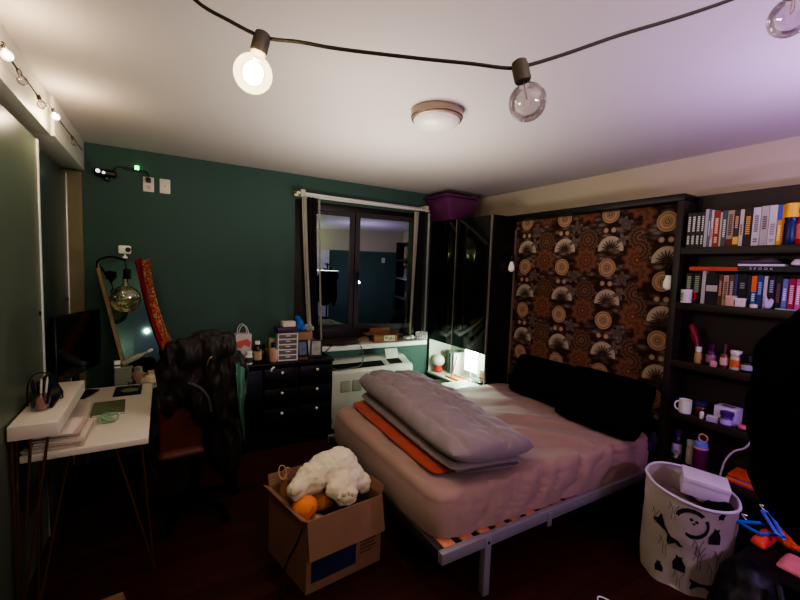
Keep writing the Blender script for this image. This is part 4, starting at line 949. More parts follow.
# flat books lying on the row
zt2 = SH[2]+.2062
def flat(label, y0, y1, z, th, col, txt=None, tc=None, x0=BX+.012, d=.15, page=None, rz=0.):
    yc = (y0+y1)/2; L = abs(y0-y1)
    t = thing('book', label, 'book', (x0, yc, z+.0006), (0, 0, rz), 'books lying flat on the second shelf row')
    mc = mat('cover %d %d %d' % col, col, .45)
    B().box(0, -L/2, 0, d, L/2, .002).box(0, -L/2, th-.002, d, L/2, th).box(0, -L/2, .002, .002, L/2, th-.002).build('cover', mc, t)
    B().box(.002, -L/2+.002, .002, d-.003, L/2-.002, th-.002).build('pages', mat('book page', (206, 196, 176), .8), t)
    if txt: text(txt, th*.62, Matrix.Translation((-.0012, 0, th/2)) @ Matrix.Rotation(-PI/2, 4, 'Z') @ Matrix.Rotation(PI/2, 4, 'X'), mat('silver ink', tc, .5), t, 'spine_title')
    return t
zf = SH[2]+.2065
flat('orange red book lying flat over the left books of the second shelf', yz2(110), yz2(405), zf, .024, (186, 64, 34), None, None)
b = B()
y0_, y1_ = yz2(200), yz2(398)
flat('black book titled in spaced silver capitals lying flat on the second shelf row', yz2(410), yz2(700), zf, .030, (22, 18, 28), 'S  P  O  O  K', (200, 195, 205))
flat('thin white notebook lying on the flat black titled book', yz2(405), yz2(690), zf+.0306, .012, (208, 192, 220))
flat('black flat book near the right end of the second shelf', yz2(703), yz2(850), zf, .028, (26, 18, 30))
def cloth(P, h, mt_, lab, cat, seed, nm):
    tag(B().pad(P, h, n=24, m_=24, pu=2, pv=2, amp=.018, fr=14, rnd=.3, seed=seed, low=.3).build(nm, mt_, None, smooth=70), lab, cat)
z_ = zf+.0436
cloth([(BX+.02, yz2(640), z_), (BX+.02, yz2(360)-.01, z_), (BX+.15, yz2(380), z_), (BX+.15, yz2(640), z_)][::-1], .034, mat('dull violet cloth', (88, 72, 96), .85), 'dull violet folded cloth on the thin white notebook', 'cloth', 3, 'folded_cloth')
z_ = zf+.0294
cloth([(BX+.02, yz2(830), z_), (BX+.02, yz2(712), z_), (BX+.14, yz2(712), z_), (BX+.14, yz2(830), z_)][::-1], .05, mat('white tissue', (224, 210, 222), .8), 'crumpled white tissue on top of the second shelf row', 'tissue', 8, 'tissue')
# mugs and small things in front
def mug(lab, c, r, h, m1, m2, hdir, group=None, scrib=False):
    t = thing('mug', lab, 'mug', c, (0, 0, hdir), group)
    B().lathe([(r*.9, 0), (r, .005), (r, h), (r*.93, h), (r*.88, .006), (.001, .006)], (0, 0, 0), 24, cap=False).build('cup', m1, t)
    B().tube([Vector((r*.96+r*.62*math.sin(a), 0, h*.52+h*.32*math.cos(a))) for a in [PI*i/10 for i in range(11)]], .0055, 8).build('handle', m2, t)
    if scrib:
        b = B()
        for (aa, zz, ln) in ((0.0, .70, .5), (.1, .58, .35), (-.1, .46, .45), (.05, .34, .4), (.0, .22, .3)):
            pts = []
            for k in range(13):
                an = PI+1.05-hdir*0+aa+(k/12-.5)*ln*2.2; pts.append((r*1.006*math.cos(an), r*1.006*math.sin(an), h*(zz+.04*math.sin(k*2.6))))
            b.tube(pts, .0014, 5)
        b.build('printed_writing', mat('black print', (20, 18, 18), .6), t)
y = yz2(116); mug('white mug with black handwriting print and red handle on the second shelf', (BX+.0365-.042, y, SH[2]+.0006), .0315, .085, wp, mat('red handle', (196, 30, 36), .4), -PI/2, None, True)
bpy.data.objects[[o.name for o in C.objects if o.name.startswith('mug')][-1]]
boxthing('photo_card', 'small peach pink card box in front of the second shelf books', 'box', (BX+.018, yz2(382), SH[2]+.0006), .02, .05, .062, mat('peach card', (206, 160, 146), .6), 0, [('lid', (-.011, -.026, .05, .011, .026, .0622), mat('peach lid', (214, 172, 158), .6))])
boxthing('soap_box', 'small white box in front of the second shelf books', 'box', (BX+.018, yz2(436), SH[2]+.0006), .02, .055, .05, mat('pinkish white card', (222, 206, 204), .6), 0, [('lid', (-.011, -.028, .04, .011, .028, .0502), wp)])
P = Vector((BX+.018, yz2(608), SH[2]+.0006))
t = thing('figurine', 'small pale violet figurine in front of the indigo book', 'figurine', tuple(P))
B().ell((0, 0, .022), (.014, .022, .022)).ell((0, .012, .05), (.011, .013, .016)).ell((0, -.014, .04), (.010, .012, .02)).ell((0, .014, .07), (.008, .009, .010)).build('body', mat('pale violet glaze', (190, 170, 214), .4), t, remesh=.0035)
o = tag(B().lathe([(.016, 0), (.018, .004), (.018, .018), (.01, .022)], (0, 0, 0), 14).build('small_pot', wp, None), 'tiny white pot at the front edge of the second shelf', 'pot')
o.location = (BX+.016, yz2(525), SH[2]+.0006)
o = thing('phone', 'silver blue phone lying at the right of the second shelf', 'phone', (BX+.018, yz2(705), SH[2]+.0006))
B().box(-.014, -.055, 0, .014, .03, .009, bev=.002).build('casing', mat('silver blue', (150, 160, 190), .3, metal=.4), o); B().box(-.011, -.05, .0092, .011, .02, .0098).build('screen', bk, o)
# third shelf --------------------------------------------------------
def P3(q, dx=.05): p = ax(640+q/5, 300+(292+(q-180)*.16)/5, BX+dx); return (BX+dx, p.y, SH[3]+.0006)
G3 = 'toiletries on the third shelf'
plumg = mat('dark plum glass', (66, 28, 62), .25); redp = mat('dark red plastic', (128, 28, 36), .35)
t = thing('saucer', 'small glass saucer at the left of the third shelf', 'saucer', P3(222)); B().lathe([(.012, 0), (.03, .006), (.036, .014), (.033, .014), (.012, .004)], (0, 0, 0), 22).build('dish', glass('clear acrylic', (226, 226, 230), .5, .05, .08), t)
bottle('lotion_bottle', 'amber bottle with white cap at the left of the third shelf', 'bottle', P3(288, .035), .020, .105, mat('amber lotion', (170, 140, 90), .4), wp, .7, .3, None, G3)
x_, y_, z_ = P3(302, .085)
t = thing('hair_brush', 'dark red hair brush leaning up behind the amber lotion bottle', 'brush', (x_, y_, z_+.012), (math.radians(-17), 0, 0), None)
B().lathe([(.011, 0), (.012, .02), (.014, .10), (.017, .12), (.021, .14), (.021, .22), (.012, .235)], (0, 0, 0), 14).build('body', redp, t); B().lathe([(.0125, .03), (.0135, .06)], (0, 0, 0), 14, cap=False).build('grip_band', wp, t)
bottle('shampoo_bottle', 'plum bottle with dark lid on the third shelf left of the serum', 'bottle', P3(352, .06), .027, .13, plumg, plumg, .6, .25, mat('pale plum label', (150, 96, 130), .6), G3)
o = tag(B().lathe([(.016, 0), (.019, .005), (.019, .03), (.012, .036)], (0, 0, 0), 16).build('cream_pot', mat('pink cream', (206, 150, 160), .4), None), 'tiny pink cream pot in front of the plum bottle', 'pot'); o.location = P3(366, .014)
bottle('serum_bottle', 'slim amber pump bottle with pale label on the third shelf', 'bottle', P3(418, .05), .021, .145, mat('amber serum', (120, 62, 46), .2), mat('plum cap', (90, 40, 66), .4), .35, .35, mat('pale label', (206, 176, 160), .6), G3)
bottle('sunscreen_tube', 'pale tube with green and orange print on the third shelf', 'tube', P3(474, .05), .027, .115, mat('pale cream tube', (196, 186, 160), .4), wp, .9, .2, mat('orange green print', (206, 110, 60), .5, var=.6, scale=50), G3)
bottle('cream_jar', 'black lidded jar with a white label on the third shelf', 'jar', P3(534, .05), .029, .10, mat('black jar', (16, 14, 18), .3), blackcap, .95, .35, mat('greyed label', (170, 160, 176), .6), G3)
bottle('spray_can', 'white spray can with a blue lid at the right of the third shelf', 'can', P3(598, .06), .024, .13, mat('white blue can', (200, 200, 226), .35), mat('blue lid', (60, 70, 200), .4), .9, .25, None, G3)
x_, y_, z_ = P3(640, .12); bottle('oil_bottle', 'tall bottle with cork coloured cap behind the spray can', 'bottle', (x_, y_, z_), .022, .185, amber, mat('cork', (150, 110, 80), .7), .5, .25, None, G3)
# fourth shelf
def P4(q, dx=.04): p = ax(640+q/5, 300+(560+(q-160)*.17)/5, BX+dx); return (BX+dx, p.y, SH[4]+.0006)
mug('blue enamel mug at the far left of the fourth shelf', P4(166, .10), .03, .075, mat('navy mug', (30, 36, 92), .35), mat('navy mug', (30, 36, 92), .35), -2)
mug('plain white mug at the left of the fourth shelf', P4(222, .04), .036, .088, wp, wp, 2.2)
x_, y_, z_ = P4(300, .09)
bottle('candle_jar', 'brown red candle jar right of the plain white mug', 'jar', (x_, y_, z_), .032, .085, mat('brown red glass', (92, 40, 40), .25), mat('dark blue lid', (36, 40, 110), .4), .95, .2, None)
o = tag(B().lathe([(.011, 0), (.012, .003), (.012, .036), (.008, .045)], (0, 0, 0), 14).build('lip_balm', wp, None), 'little white lip balm standing before the brown candle jar', 'lip balm'); o.location = P4(308, .02)
x_, y_, z_ = P4(436, .095); boxthing('tissue_box', 'lilac white box behind the purple jar on the fourth shelf', 'box', (x_, y_, z_), .09, .115, .10, mat('lilac card', (206, 190, 224), .6), 0, [('slot', (-.02, -.03, .0995, .02, .03, .1005), mat('violet slot', (100, 80, 140), .6))])
bottle('purple_jar', 'big purple jar with lavender label on the fourth shelf', 'jar', P4(432, .022), .030, .085, mat('purple plastic', (84, 40, 140), .3), mat('purple lid', (70, 30, 116), .35), .98, .24, mat('lavender label', (190, 166, 224), .5))
o = tag(B().ell((0, 0, .016), (.02, .022, .016)).ell((.004, .014, .02), (.012, .012, .014)).build('hair_tie', mat('coral fuzzy', (206, 110, 130), .8), None, remesh=.004, jit=.003, jfr=60), 'coral pink scrunchie at the right of the fourth shelf', 'hair tie'); o.location = P4(516, .03)
x_, y_, z_ = P4(362, .03); boxthing('receipt_stack', 'small stack of pale papers left of the purple jar', 'paper', (x_, y_, z_), .05, .06, .03, mat('pale violet paper', (170, 156, 190), .7), .3, [('top_sheet', (-.022, -.028, .0302, .024, .026, .0312), wp)], bev=.001)
# fifth shelf
def P5(px, dx=.05): p = ax(px, 466, BX+dx); return (BX+dx, p.y, SH[5]+.0006)
bottle('shampoo_bottle', 'dark violet bottle with white label on the lowest visible shelf', 'bottle', P5(675, .09), .03, .20, mat('dark violet bottle', (48, 24, 60), .3), mat('violet cap', (70, 40, 90), .4), .6, .2, mat('white violet label', (200, 184, 214), .6))
t = thing('glass_jar', 'round glass jar in front of the dark violet bottle', 'jar', P5(675, .03)); B().lathe([(.018, 0), (.03, .012), (.034, .03), (.026, .05), (.02, .055), (.018, .055), (.024, .048), (.03, .03), (.016, .006)], (0, 0, 0), 20, cap=False).build('vessel', glass('clear acrylic', (226, 226, 230), .5, .05, .08), t); B().lathe([(.021, .0555), (.021, .066), (.015, .07)], (0, 0, 0), 16).build('lid', mat('grey lid', (130, 128, 118), .5), t)
bottle('squeeze_bottle', 'cream white bottle standing left of the purple tumbler', 'bottle', P5(689, .085), .024, .155, mat('cream plastic', (206, 196, 170), .4), wp, .85, .2, None)
x_, y_, z_ = P5(699, .045)
t = thing('tumbler', 'purple drinks tumbler with blue lid and pink carry ring', 'tumbler', (x_, y_, z_))
B().lathe([(.034, 0), (.037, .005), (.041, .135), (.041, .14)], (0, 0, 0), 22).build('body', mat('berry plastic', (104, 30, 84), .3), t); B().lathe([(.042, .14), (.042, .15)], (0, 0, 0), 22).build('rim_band', mat('pink rim', (226, 150, 150), .4), t)
B().lathe([(.039, .1503), (.036, .175), (.026, .185)], (0, 0, 0), 20).build('lid', mat('periwinkle lid', (110, 124, 210), .4), t)
B().tube([Vector((0, .024*math.cos(a)-.008, .208+.024*math.sin(a))) for a in [2*PI*i/18 for i in range(18)]], .005, 8, closed=True).build('carry_ring', mat('pink ring', (226, 150, 160), .4), t)
# magazine pile right of hamper, on the lowest shelf
zz = SH[5]+.0006
for i, (c, wd) in enumerate((((60, 44, 60), 'dark violet'), ((206, 70, 90), 'pink red'), ((232, 140, 70), 'orange'), ((150, 90, 150), 'mauve'), ((226, 96, 60), 'orange red'))):
    t = thing('magazine', '%s magazine in the bright pile behind the laundry hamper, %s' % (wd, ['lowest', 'second from bottom', 'middle', 'second from top', 'topmost'][i]), 'magazine', (BX+.085, .875+.006*((i*7) % 3), zz), (0, 0, .05*((i*5) % 3-1)), 'bright magazine pile on the lowest shelf')
    mc = mat('magazine %d' % i, c, .4, var=.5 if i == 4 else .15, scale=40)
    B().box(-.075, -.10, 0, .075, .10, .001).box(-.075, -.10, .011, .075, .10, .012).box(-.075, -.10, .001, -.073, .10, .011).build('cover', mc, t); B().box(-.073, -.098, .001, .073, .098, .011).build('pages', pap[1], t)
    zz += .0125
x_, y_, z_ = P5(718, .04)
tag(B().tube(sm([ax(718, 484, 2.875), ax(724, 463, 2.87), ax(733, 452, 2.87), ax(745, 448, 2.868), ax(752, 440, 2.868)]), .0055).build('cable', mat('pale violet cable', (190, 176, 200), .5), None), 'pale curved cable arching beside the purple tumbler', 'cable')
# ================================================================== HAMPER
HC = Vector((2.455, .985, 0)); HR0, HR1, HH = .196, .207, .485
t = thing('laundry_hamper', 'cream canvas laundry hamper printed with black cats beside the bed', 'hamper', tuple(HC), world=True)
can = mat('cream canvas', (226, 216, 198), .85, var=.08, bump=.1)
def hp(a, q, e=0.):
    r = HR0+(HR1-HR0)*q+.010*math.sin(a*3+q*5)*(1-q)+.006*noise.noise(Vector((a*2, q*6, 1)))+.006*math.sin(a*9+q*2)*(1-q)**2+e
    r += .014*math.sin(q*PI)*math.cos(a*2+1); z = HH*q+.030*math.cos(a-1.7)*q**2
    return HC+Vector((r*math.cos(a), r*math.sin(a), z))
b = B().surf(lambda u, v: hp(u*2*PI, v), 72, 30, 0, True)
bmesh.ops.solidify(b.bm, geom=list(b.bm.faces), thickness=-.004)
b.build('canvas_wall', can, t, smooth=70)
B().lathe([(.186, .001), (.186, .012)], HC, 40).build('base', can, t)
B().tube([hp(2*PI*i/60, 1)+Vector((0, 0, .004)) for i in range(60)], .008, 8, closed=True).build('rim', mat('white rim', (206, 196, 206), .6), t)
ink = mat('black ink print', (26, 24, 28), .85)
def ring_print(o_, a0, q0, s):
    b = B(); n = len(o_)//2
    V = [[b.bm.verts.new(hp(a0+x*s/HR1, q0+y*s/HH, .0028)) for x, y in o_[:n]], [b.bm.verts.new(hp(a0+x*s/HR1, q0+y*s/HH, .0028)) for x, y in o_[n:][::-1]]]
    for k in range(n-1): b.bm.faces.new((V[0][k], V[0][k+1], V[1][k+1], V[1][k]))
    return b.build('cat_face_print', ink, t)
def decal(outline, a0, q0, s, rot=0, nm='cat_print', m_=ink, par=t, e=.0028):
    b = B(); cr, sr = math.cos(rot), math.sin(rot); n = len(outline)
    cx_ = sum(p[0] for p in outline)/n; cy_ = sum(p[1] for p in outline)/n
    vs = []
    for ring in (0, .35, .7, 1):
        row = []
        for x, y in outline:
            x_, y_ = cx_+(x-cx_)*ring, cy_+(y-cy_)*ring; xr, yr = (x_*cr-y_*sr)*s, (x_*sr+y_*cr)*s
            row.append(b.bm.verts.new(hp(a0+xr/HR1, q0+yr/HH, e)))
            if ring == 0: break
        vs.append(row)
    for k in range(n): b.bm.faces.new((vs[0][0], vs[1][k], vs[1][(k+1) % n]))
    for A_, B_ in ((vs[1], vs[2]), (vs[2], vs[3])):
        for k in range(n): b.bm.faces.new((A_[k], B_[k], B_[(k+1) % n], A_[(k+1) % n]))
    return b.build(nm, m_, par)
sit = [(-.3, -.5), (.3, -.5), (.34, -.1), (.2, .2), (.22, .42), (.14, .34), (.02, .34), (-.06, .44), (-.12, .2), (-.3, -.1)]
walk = [(-.62, -.22), (-.52, -.22), (-.48, -.02), (.3, -.08), (.34, -.3), (.44, -.3), (.48, .0), (.66, .06), (.7, .2), (.6, .16), (.5, .2), (.42, .1), (-.4, .14), (-.55, .34), (-.62, .34), (-.52, .1)]
# angle measured so that the camera side is at a = pi + atan(y/x) of the centre
AC_ = math.atan2(-HC.y, -HC.x)
decal(walk, AC_-.42, .60, .12, -.75); decal(sit, AC_-.12, .32, .095, .1); decal(sit, AC_+.62, .72, .10, .0); decal(sit, AC_-.55, .18, .06, .2); decal(walk, AC_+.45, .13, .10, .1)
import math as _m
arc = [_m.radians(d) for d in range(50, 391, 20)]
bowl = [(.58*_m.cos(a), .62*_m.sin(a)) for a in arc]+[((.44+.03*_m.cos(a*2))*_m.cos(a), .46*_m.sin(a)) for a in arc[::-1]]
f1 = ring_print(bowl, AC_+.10, .80, .13)
dot = [(.5*math.cos(a), .5*math.sin(a)) for a in [2*PI*i/12 for i in range(12)]]
decal(dot, AC_+.07, .845, .016, 0, 'eye', ink, f1, .004); decal(dot, AC_+.18, .835, .016, 0, 'eye', ink, f1, .004); decal([(-.5, .4), (.5, .4), (0, -.4)], AC_+.125, .80, .016, 0, 'nose', ink, f1, .004)
gr_ = mat('grey ink line', (110, 104, 100), .85)
def scrib(a0, q0, L, nm='line_print'):
    b = B(); b.tube([hp(a0+.25*L*(k/12-.5)+.03*math.sin(k*1.9), q0+.1*L*math.sin(k*.7), .003) for k in range(13)], .0012, 5); b.build(nm, gr_, t)
for a, q, L in ((-.45, .42, 1), (.25, .55, 1), (.3, .48, .9), (.3, .40, 1), (-.7, .7, .8), (.75, .45, 1), (-.1, .12, 1), (.62, .3, 1), (-.3, .85, .9)): scrib(AC_+a, q, L)
# things in it
o = B().ell((HC.x-.02, HC.y+.06, .33), (.15, .12, .1)).ell((HC.x+.03, HC.y-.05, .31), (.13, .12, .09)).build('clothes_pile', mat('taupe cloth', (116, 100, 96), .9, var=.3), None, remesh=.01, jit=.012, jfr=22)
tag(o, 'taupe clothes heaped inside the cream cat hamper', 'clothes')
o = B().ell((HC.x-.06, HC.y-.14, .44), (.06, .055, .045)).ell((HC.x-.01, HC.y-.16, .435), (.05, .04, .045)).build('sock_bundle', blk, None, remesh=.008, jit=.008, jfr=30)
tag(o, 'black clothing bundle at the right rim inside the hamper', 'clothes')
t = thing('carton', 'plain white box sitting on the clothes in the hamper', 'box', (HC.x+.045, HC.y-.035, .452), (math.radians(6), math.radians(-4), math.radians(28)))
B().box(-.07, -.10, 0, .07, .10, .095, bev=.003).build('box_body', mat('white lilac card', (220, 206, 220), .6), t); B().box(-.0715, -.1015, .068, .0715, .1015, .0965, bev=.002).build('box_lid', MATS['white lilac card'], t)
# ================================================================== CARTON WITH SOFT TOYS
P0, P1, P2, P3_ = Vector((.588, 1.795, 0)), Vector((1.02, 1.84, 0)), Vector((.955, 2.25, 0)), Vector((.50, 2.20, 0))
t = thing('moving_carton', 'open brown moving carton full of soft toys beside the bed foot', 'box', tuple((P0+P2)/2), world=True)
BH = .375
card = mat('brown carton card', (134, 100, 78), .8, var=.1); cardin = mat('carton inside', (120, 84, 56), .85, var=.1)
Cn = (P0+P2)/2
def inset(p, d): v = (Cn-p); return p+v.normalized()*d
b = B(); Q = [P0, P1, P2, P3_]
Zv = lambda p, z: Vector((p.x, p.y, z))
for i in range(4):
    a, c = Q[i], Q[(i+1) % 4]; ai, ci = inset(a, .007), inset(c, .007)
    b.hexa([Zv(a, 0), Zv(c, 0), Zv(ci, 0), Zv(ai, 0)], [Zv(a, BH), Zv(c, BH), Zv(ci, BH), Zv(ai, BH)])
b.hexa([Zv(inset(p, .007), 0) for p in Q], [Zv(inset(p, .007), .006) for p in Q]); b.build('carton_walls', card, t)
d1 = (P1-P0).normalized(); nf = Vector((d1.y, -d1.x, 0))
def flap(a, c, nrm, drop, out, nm='flap', m_=card, z=BH):
    a, c = Zv(a, z+.001), Zv(c, z+.001); e = nrm*out+Vector((0, 0, drop)); th = Vector((0, 0, .004))
    tn = e.cross(c-a).normalized()*.004
    B().hexa([a, c, c+tn, a+tn], [a+e, c+e, c+e+tn, a+e+tn]).build(nm, m_, t)
flap(P0-d1*.0, P1, nf, -.185, .035)
d3 = (P3_-P0).normalized(); nl = Vector((-d3.y, d3.x, 0))
flap(P0, P3_, nl, .02, .03, 'flap'); flap(P1, P2, -nl, .05, .012); flap(P2, P3_, -nf, .06, .02)
pf = (P1-P0)
Lb = B(); fo = nf*.0018
a = P0+pf*.06+fo; c = P0+pf*.64+fo
Lb.hexa([Zv(a, .05), Zv(c, .05), Zv(c-nf*.001, .05), Zv(a-nf*.001, .05)], [Zv(a, .19), Zv(c, .19), Zv(c-nf*.001, .19), Zv(a-nf*.001, .19)])
lo_ = Lb.build('blue_label', mat('navy blue print', (26, 34, 74), .6), t)
Lb = B()
for r_, n_ in ((.15, 7), (.13, 6), (.11, 7), (.09, 5)):
    for k in range(n_):
        a = P0+pf*(.70+k*.034)+fo; c = a+pf*.024
        Lb.hexa([Zv(a, r_), Zv(c, r_), Zv(c-nf*.001, r_), Zv(a-nf*.001, r_)], [Zv(a, r_+.009), Zv(c, r_+.009), Zv(c-nf*.001, r_+.009), Zv(a-nf*.001, r_+.009)])
Lb.build('printed_text', mat('dark brown print', (74, 48, 30), .7), t)
# packing that carries the toys
o = B().pad([Zv(inset(p, .03), .008) for p in Q], .23, n=20, m_=20, pu=10, pv=10, amp=.02, fr=12, low=.6).build('fabric_stuffing', mat('dark brown cloth', (58, 38, 26), .9), None, smooth=70)
tag(o, 'dark cloth filling the bottom of the toy carton', 'cloth')
# white plush bear lying face down over the rim, legs and paws toward us
plush = mat('cream white plush', (214, 202, 172), .95, var=.06, scale=30, bump=.35, bscale=90, sheen=.4)
def pz(px, py, Y): return ay(px, py, Y)
def bear():
    b = B(); E = lambda px, py, Y, r: b.ell(tuple(pz(px, py, Y)), r)
    c0 = pz(327, 471, 2.04)
    E(327, 470, 2.05, (.115, .10, .10)); E(338, 466, 2.05, (.11, .10, .105)); E(312, 478, 2.02, (.09, .08, .085)); E(350, 478, 2.0, (.085, .08, .09))
    E(301, 486, 1.99, (.058, .05, .06)); E(297, 490, 1.96, (.052, .045, .052))
    E(343, 487, 1.93, (.07, .06, .075)); E(346, 495, 1.89, (.066, .05, .055)); E(363, 483, 1.97, (.045, .05, .06)); E(334, 490, 1.905, (.045, .04, .045))
    return b
b = bear(); o = b.build('plush_body', plush, None, remesh=.010, jit=.008, jfr=45, smooth=80)
zmin = min(v.co.z for v in o.data.vertices)
t = thing('plush_bear', 'big cream white plush bear slumped head down in the toy carton', 'soft toy', (.86, 2.0, .3))
WL[t.name] = Vector((.86, 2.0, .3)); o.data.transform(Matrix.Translation((-.86, -2.0, -.3))); o.parent = t; WL[o.name] = WL[t.name]
pq = pz(347, 498, 1.842); toe = mat('cream paw pad', (186, 172, 140), .95, bump=.3)
b = B()
for dx, dz in ((-.035, .002), (-.012, .014), (.012, .014), (.034, .002)): b.ell((pq.x+dx, pq.y+.012, pq.z+dz), (.013, .010, .014), 2)
b.ell((pq.x, pq.y+.010, pq.z-.018), (.026, .012, .014), 2); b.build('paw_pad', toe, t)
pq = pz(296, 493, 1.918); B().ell((pq.x, pq.y+.005, pq.z), (.028, .012, .02), 2).build('paw_pad', toe, t)
# orange fox toy, tan ball, beige bottle bag
orp = mat('orange plush', (222, 130, 66), .9, var=.08, bump=.25, bscale=80)
p = pz(305, 507, 1.93)
t = thing('orange_plush', 'round orange plush toy with folded ear below the bear', 'soft toy', (p.x, p.y, p.z-.06))
B().ell((0, 0, .06), (.066, .06, .058)).build('ball', orp, t); B().hexa([(-.03, -.062, .03), (.0, -.066, .02), (.005, -.055, .03), (-.02, -.05, .04)], [(.022, -.056, .085), (.026, -.058, .08), (.028, -.05, .085), (.024, -.046, .09)]).build('ear', mat('deep orange felt', (196, 96, 44), .9), t)
p = pz(321, 500, 2.0)
tag(B().ell(tuple(p), (.058, .055, .05)).ell((p.x+.04, p.y, p.z-.01), (.035, .04, .035)).build('tan_plush', mat('tan plush', (176, 112, 60), .9, bump=.25), None, remesh=.007, jit=.004, jfr=50), 'tan plush toy tucked between the bear and the orange toy', 'soft toy')
p = pz(284, 503, 2.11)
t = thing('string_bag', 'tan cloth pouch tied with loops of string at the carton corner', 'pouch', (p.x, p.y, .235))
q = .235
B().lathe([(.028, 0), (.036, .02), (.034, .10), (.022, .17), (.016, .20), (.02, .215), (.015, .22)], (0, 0, 0), 18).build('pouch', mat('tan linen', (154, 108, 72), .85, bump=.2), t)
for s_ in (0, 1): B().tube([Vector((-.012+.02*s_+.02*math.cos(a), -.008+.02*math.sin(a)*(1-2*s_), .235+.03*math.sin(a)+.02)) for a in [2*PI*i/16 for i in range(16)]], .003, 6, closed=True).build('string_loop', mat('pale string', (190, 150, 112), .8), t)
o = tag(B().pad([(.58, 1.86, .245), (.74, 1.87, .236), (.74, 2.0, .236), (.58, 2.0, .236)], .05, n=14, m_=14, amp=.015, fr=20, low=.4).build('tissue_paper', mat('cream tissue', (206, 180, 140), .8), None, smooth=70), 'crumpled cream tissue paper under the orange plush toy', 'tissue')
# cable hanging over the carton's corner down to the floor
tag(B().tube(sm([pz(303, 528, 1.775), pz(296, 545, 1.775), pz(288, 560, 1.82), (.515, 1.90, .09), (.50, 1.86, .02), (.46, 1.82, .007), (.44, 1.76, .007)]), .005).build('cable', MATS['black cable'], None), 'black cable hanging down the corner of the toy carton', 'cable')
t = thing('power_plug', 'white and black plug at the end of the cable by the carton', 'plug', (.43, 1.73, .0006))
B().box(-.02, -.025, 0, .02, .02, .03, bev=.005).build('plug_body', wp, t); B().box(-.008, -.04, .01, -.004, -.0255, .016).box(.004, -.04, .01, .008, -.0255, .016).build('prongs', bkm, t)
# ================================================================== RIGHT FOREGROUND: COAT, BACKPACK, HANGERS
def coat():
    b = B()
    c = ad(812, 400, 1.08)
    E = lambda px, py, D, r: b.ell(tuple(ad(px-9, py, D)), r)
    E(815, 370, 1.12, (.125, .11, .16)); E(808, 420, 1.12, (.13, .11, .20)); E(812, 470, 1.12, (.13, .11, .17)); E(835, 505, 1.12, (.13, .11, .14)); E(840, 340, 1.12, (.13, .1, .12)); E(865, 420, 1.12, (.15, .1, .3)); E(905, 455, 1.12, (.07, .07, .30)); E(880, 350, 1.12, (.14, .09, .12)); E(790, 405, 1.12, (.09, .08, .15))
    return b
o = coat().build('coat_shell', mat('black wool', (5, 5, 6), .95, var=.2, spec=.05), None, remesh=.014, jit=.010, jfr=9, smooth=80)
xs = [v.co for v in o.data.vertices]; cx2 = sum(v.x for v in xs)/len(xs); cy2 = sum(v.y for v in xs)/len(xs); ztop = max(v.z for v in xs)
t = thing('black_coat', 'bulky black coat hanging in the right foreground before the bookcase', 'coat', (cx2, cy2, .9)); o.parent = t; o.data.transform(Matrix.Translation((-cx2, -cy2, -.9))); WL[t.name] = Vector((cx2, cy2, .9))
B().tube(sm([(cx2-.01, cy2+.06, ztop-.02), (cx2-.06, cy2-.0, ztop-.005), (cx2+.02, cy2-.07, ztop-.02), (cx2+.07, cy2-.0, ztop-.0)]), .02, 10).build('collar', MATS['black wool'], t)
t = thing('coat_stand', 'black pole coat stand hidden under the bulky black coat', 'coat stand', (cx2, cy2, 0), world=True)
B().tube([(cx2, cy2, .02), (cx2, cy2, ztop+.12)], .014, 12).build('pole', bkm, t)
B().lathe([(.17, 0), (.17, .012), (.03, .03)], (cx2, cy2, 0), 28).build('base', bkm, t)
B().tube(sm([(cx2-.05, cy2+.06, ztop+.11), (cx2-.02, cy2+.02, ztop+.07), (cx2, cy2, ztop+.1), (cx2+.02, cy2-.02, ztop+.07), (cx2+.05, cy2-.06, ztop+.11)]), .008).build('hook', bkm, t)
tag(B().ell((2.885, 1.405, .50), (.05, .035, .06), 3).ell((2.86, 1.41, .46), (.05, .03, .05)).build('bundled_cloth', mat('dark violet cloth', (40, 26, 54), .85), None, remesh=.007, jit=.006, jfr=30), 'dark violet cloth tucked at the head corner of the mattress by the bookcase', 'cloth')
# backpack on the floor
p = az(735, 590, .22)
t = thing('backpack', 'black backpack slumped on the floor in front of the cat hamper', 'backpack', (2.06, .58, 0), world=True)
bpk = mat('black nylon sheen', (8, 7, 10), .5, var=.3, spec=.3)
B().ell((2.07, .585, .20), (.16, .14, .20)).ell((2.09, .60, .32), (.12, .11, .12)).ell((1.98, .56, .12), (.17, .15, .12)).build('pack_body', bpk, t, remesh=.012, jit=.008, jfr=12, smooth=80)
B().tube(sm([(2.04, .50, .43), (1.97, .46, .36), (1.90, .45, .24), (1.86, .46, .10)]), .012, 8).build('strap', bpk, t)
B().lathe([(.008, 0), (.008, .006), (.001, .007)], (1.90, .435, .26), 10, M=Matrix.Rotation(-PI/2, 4, 'Y')).build('buckle', mat('brass', (180, 160, 110), .3, metal=.8), t)
# low stool carrying the loose things right of the hamper
t = thing('low_stool', 'low dark stool under the clothes and hangers right of the hamper', 'stool', (2.62, .58, 0), world=True)
B().box(2.26, .28, .30, 2.80, .72, .33, bev=.004).build('seat', espd, t)
for x in (2.29, 2.77):
    for y in (.31, .69): B().box(x-.015, y-.015, 0, x+.015, y+.015, .2995).build('leg', espd, t)
SZ2 = .3306
def hanger(lab, pts, mt_, z, g='plastic hangers on the stool'):
    t = thing('clothes_hanger', lab, 'hanger', tuple(az(pts[0][0], pts[0][1], z)), world=True, group=g)
    P = [az(x, y, z) for x, y in pts]
    B().tube(P+[P[0]], .0085, 8).build('hanger_frame', mt_, t)
    h0 = P[0].lerp(P[1], .5)
    B().tube(sm([h0, h0+Vector((.01, .02, .01)), h0+Vector((.03, .035, .012)), h0+Vector((.045, .02, .008))]), .004, 6).build('hook', alu, t)
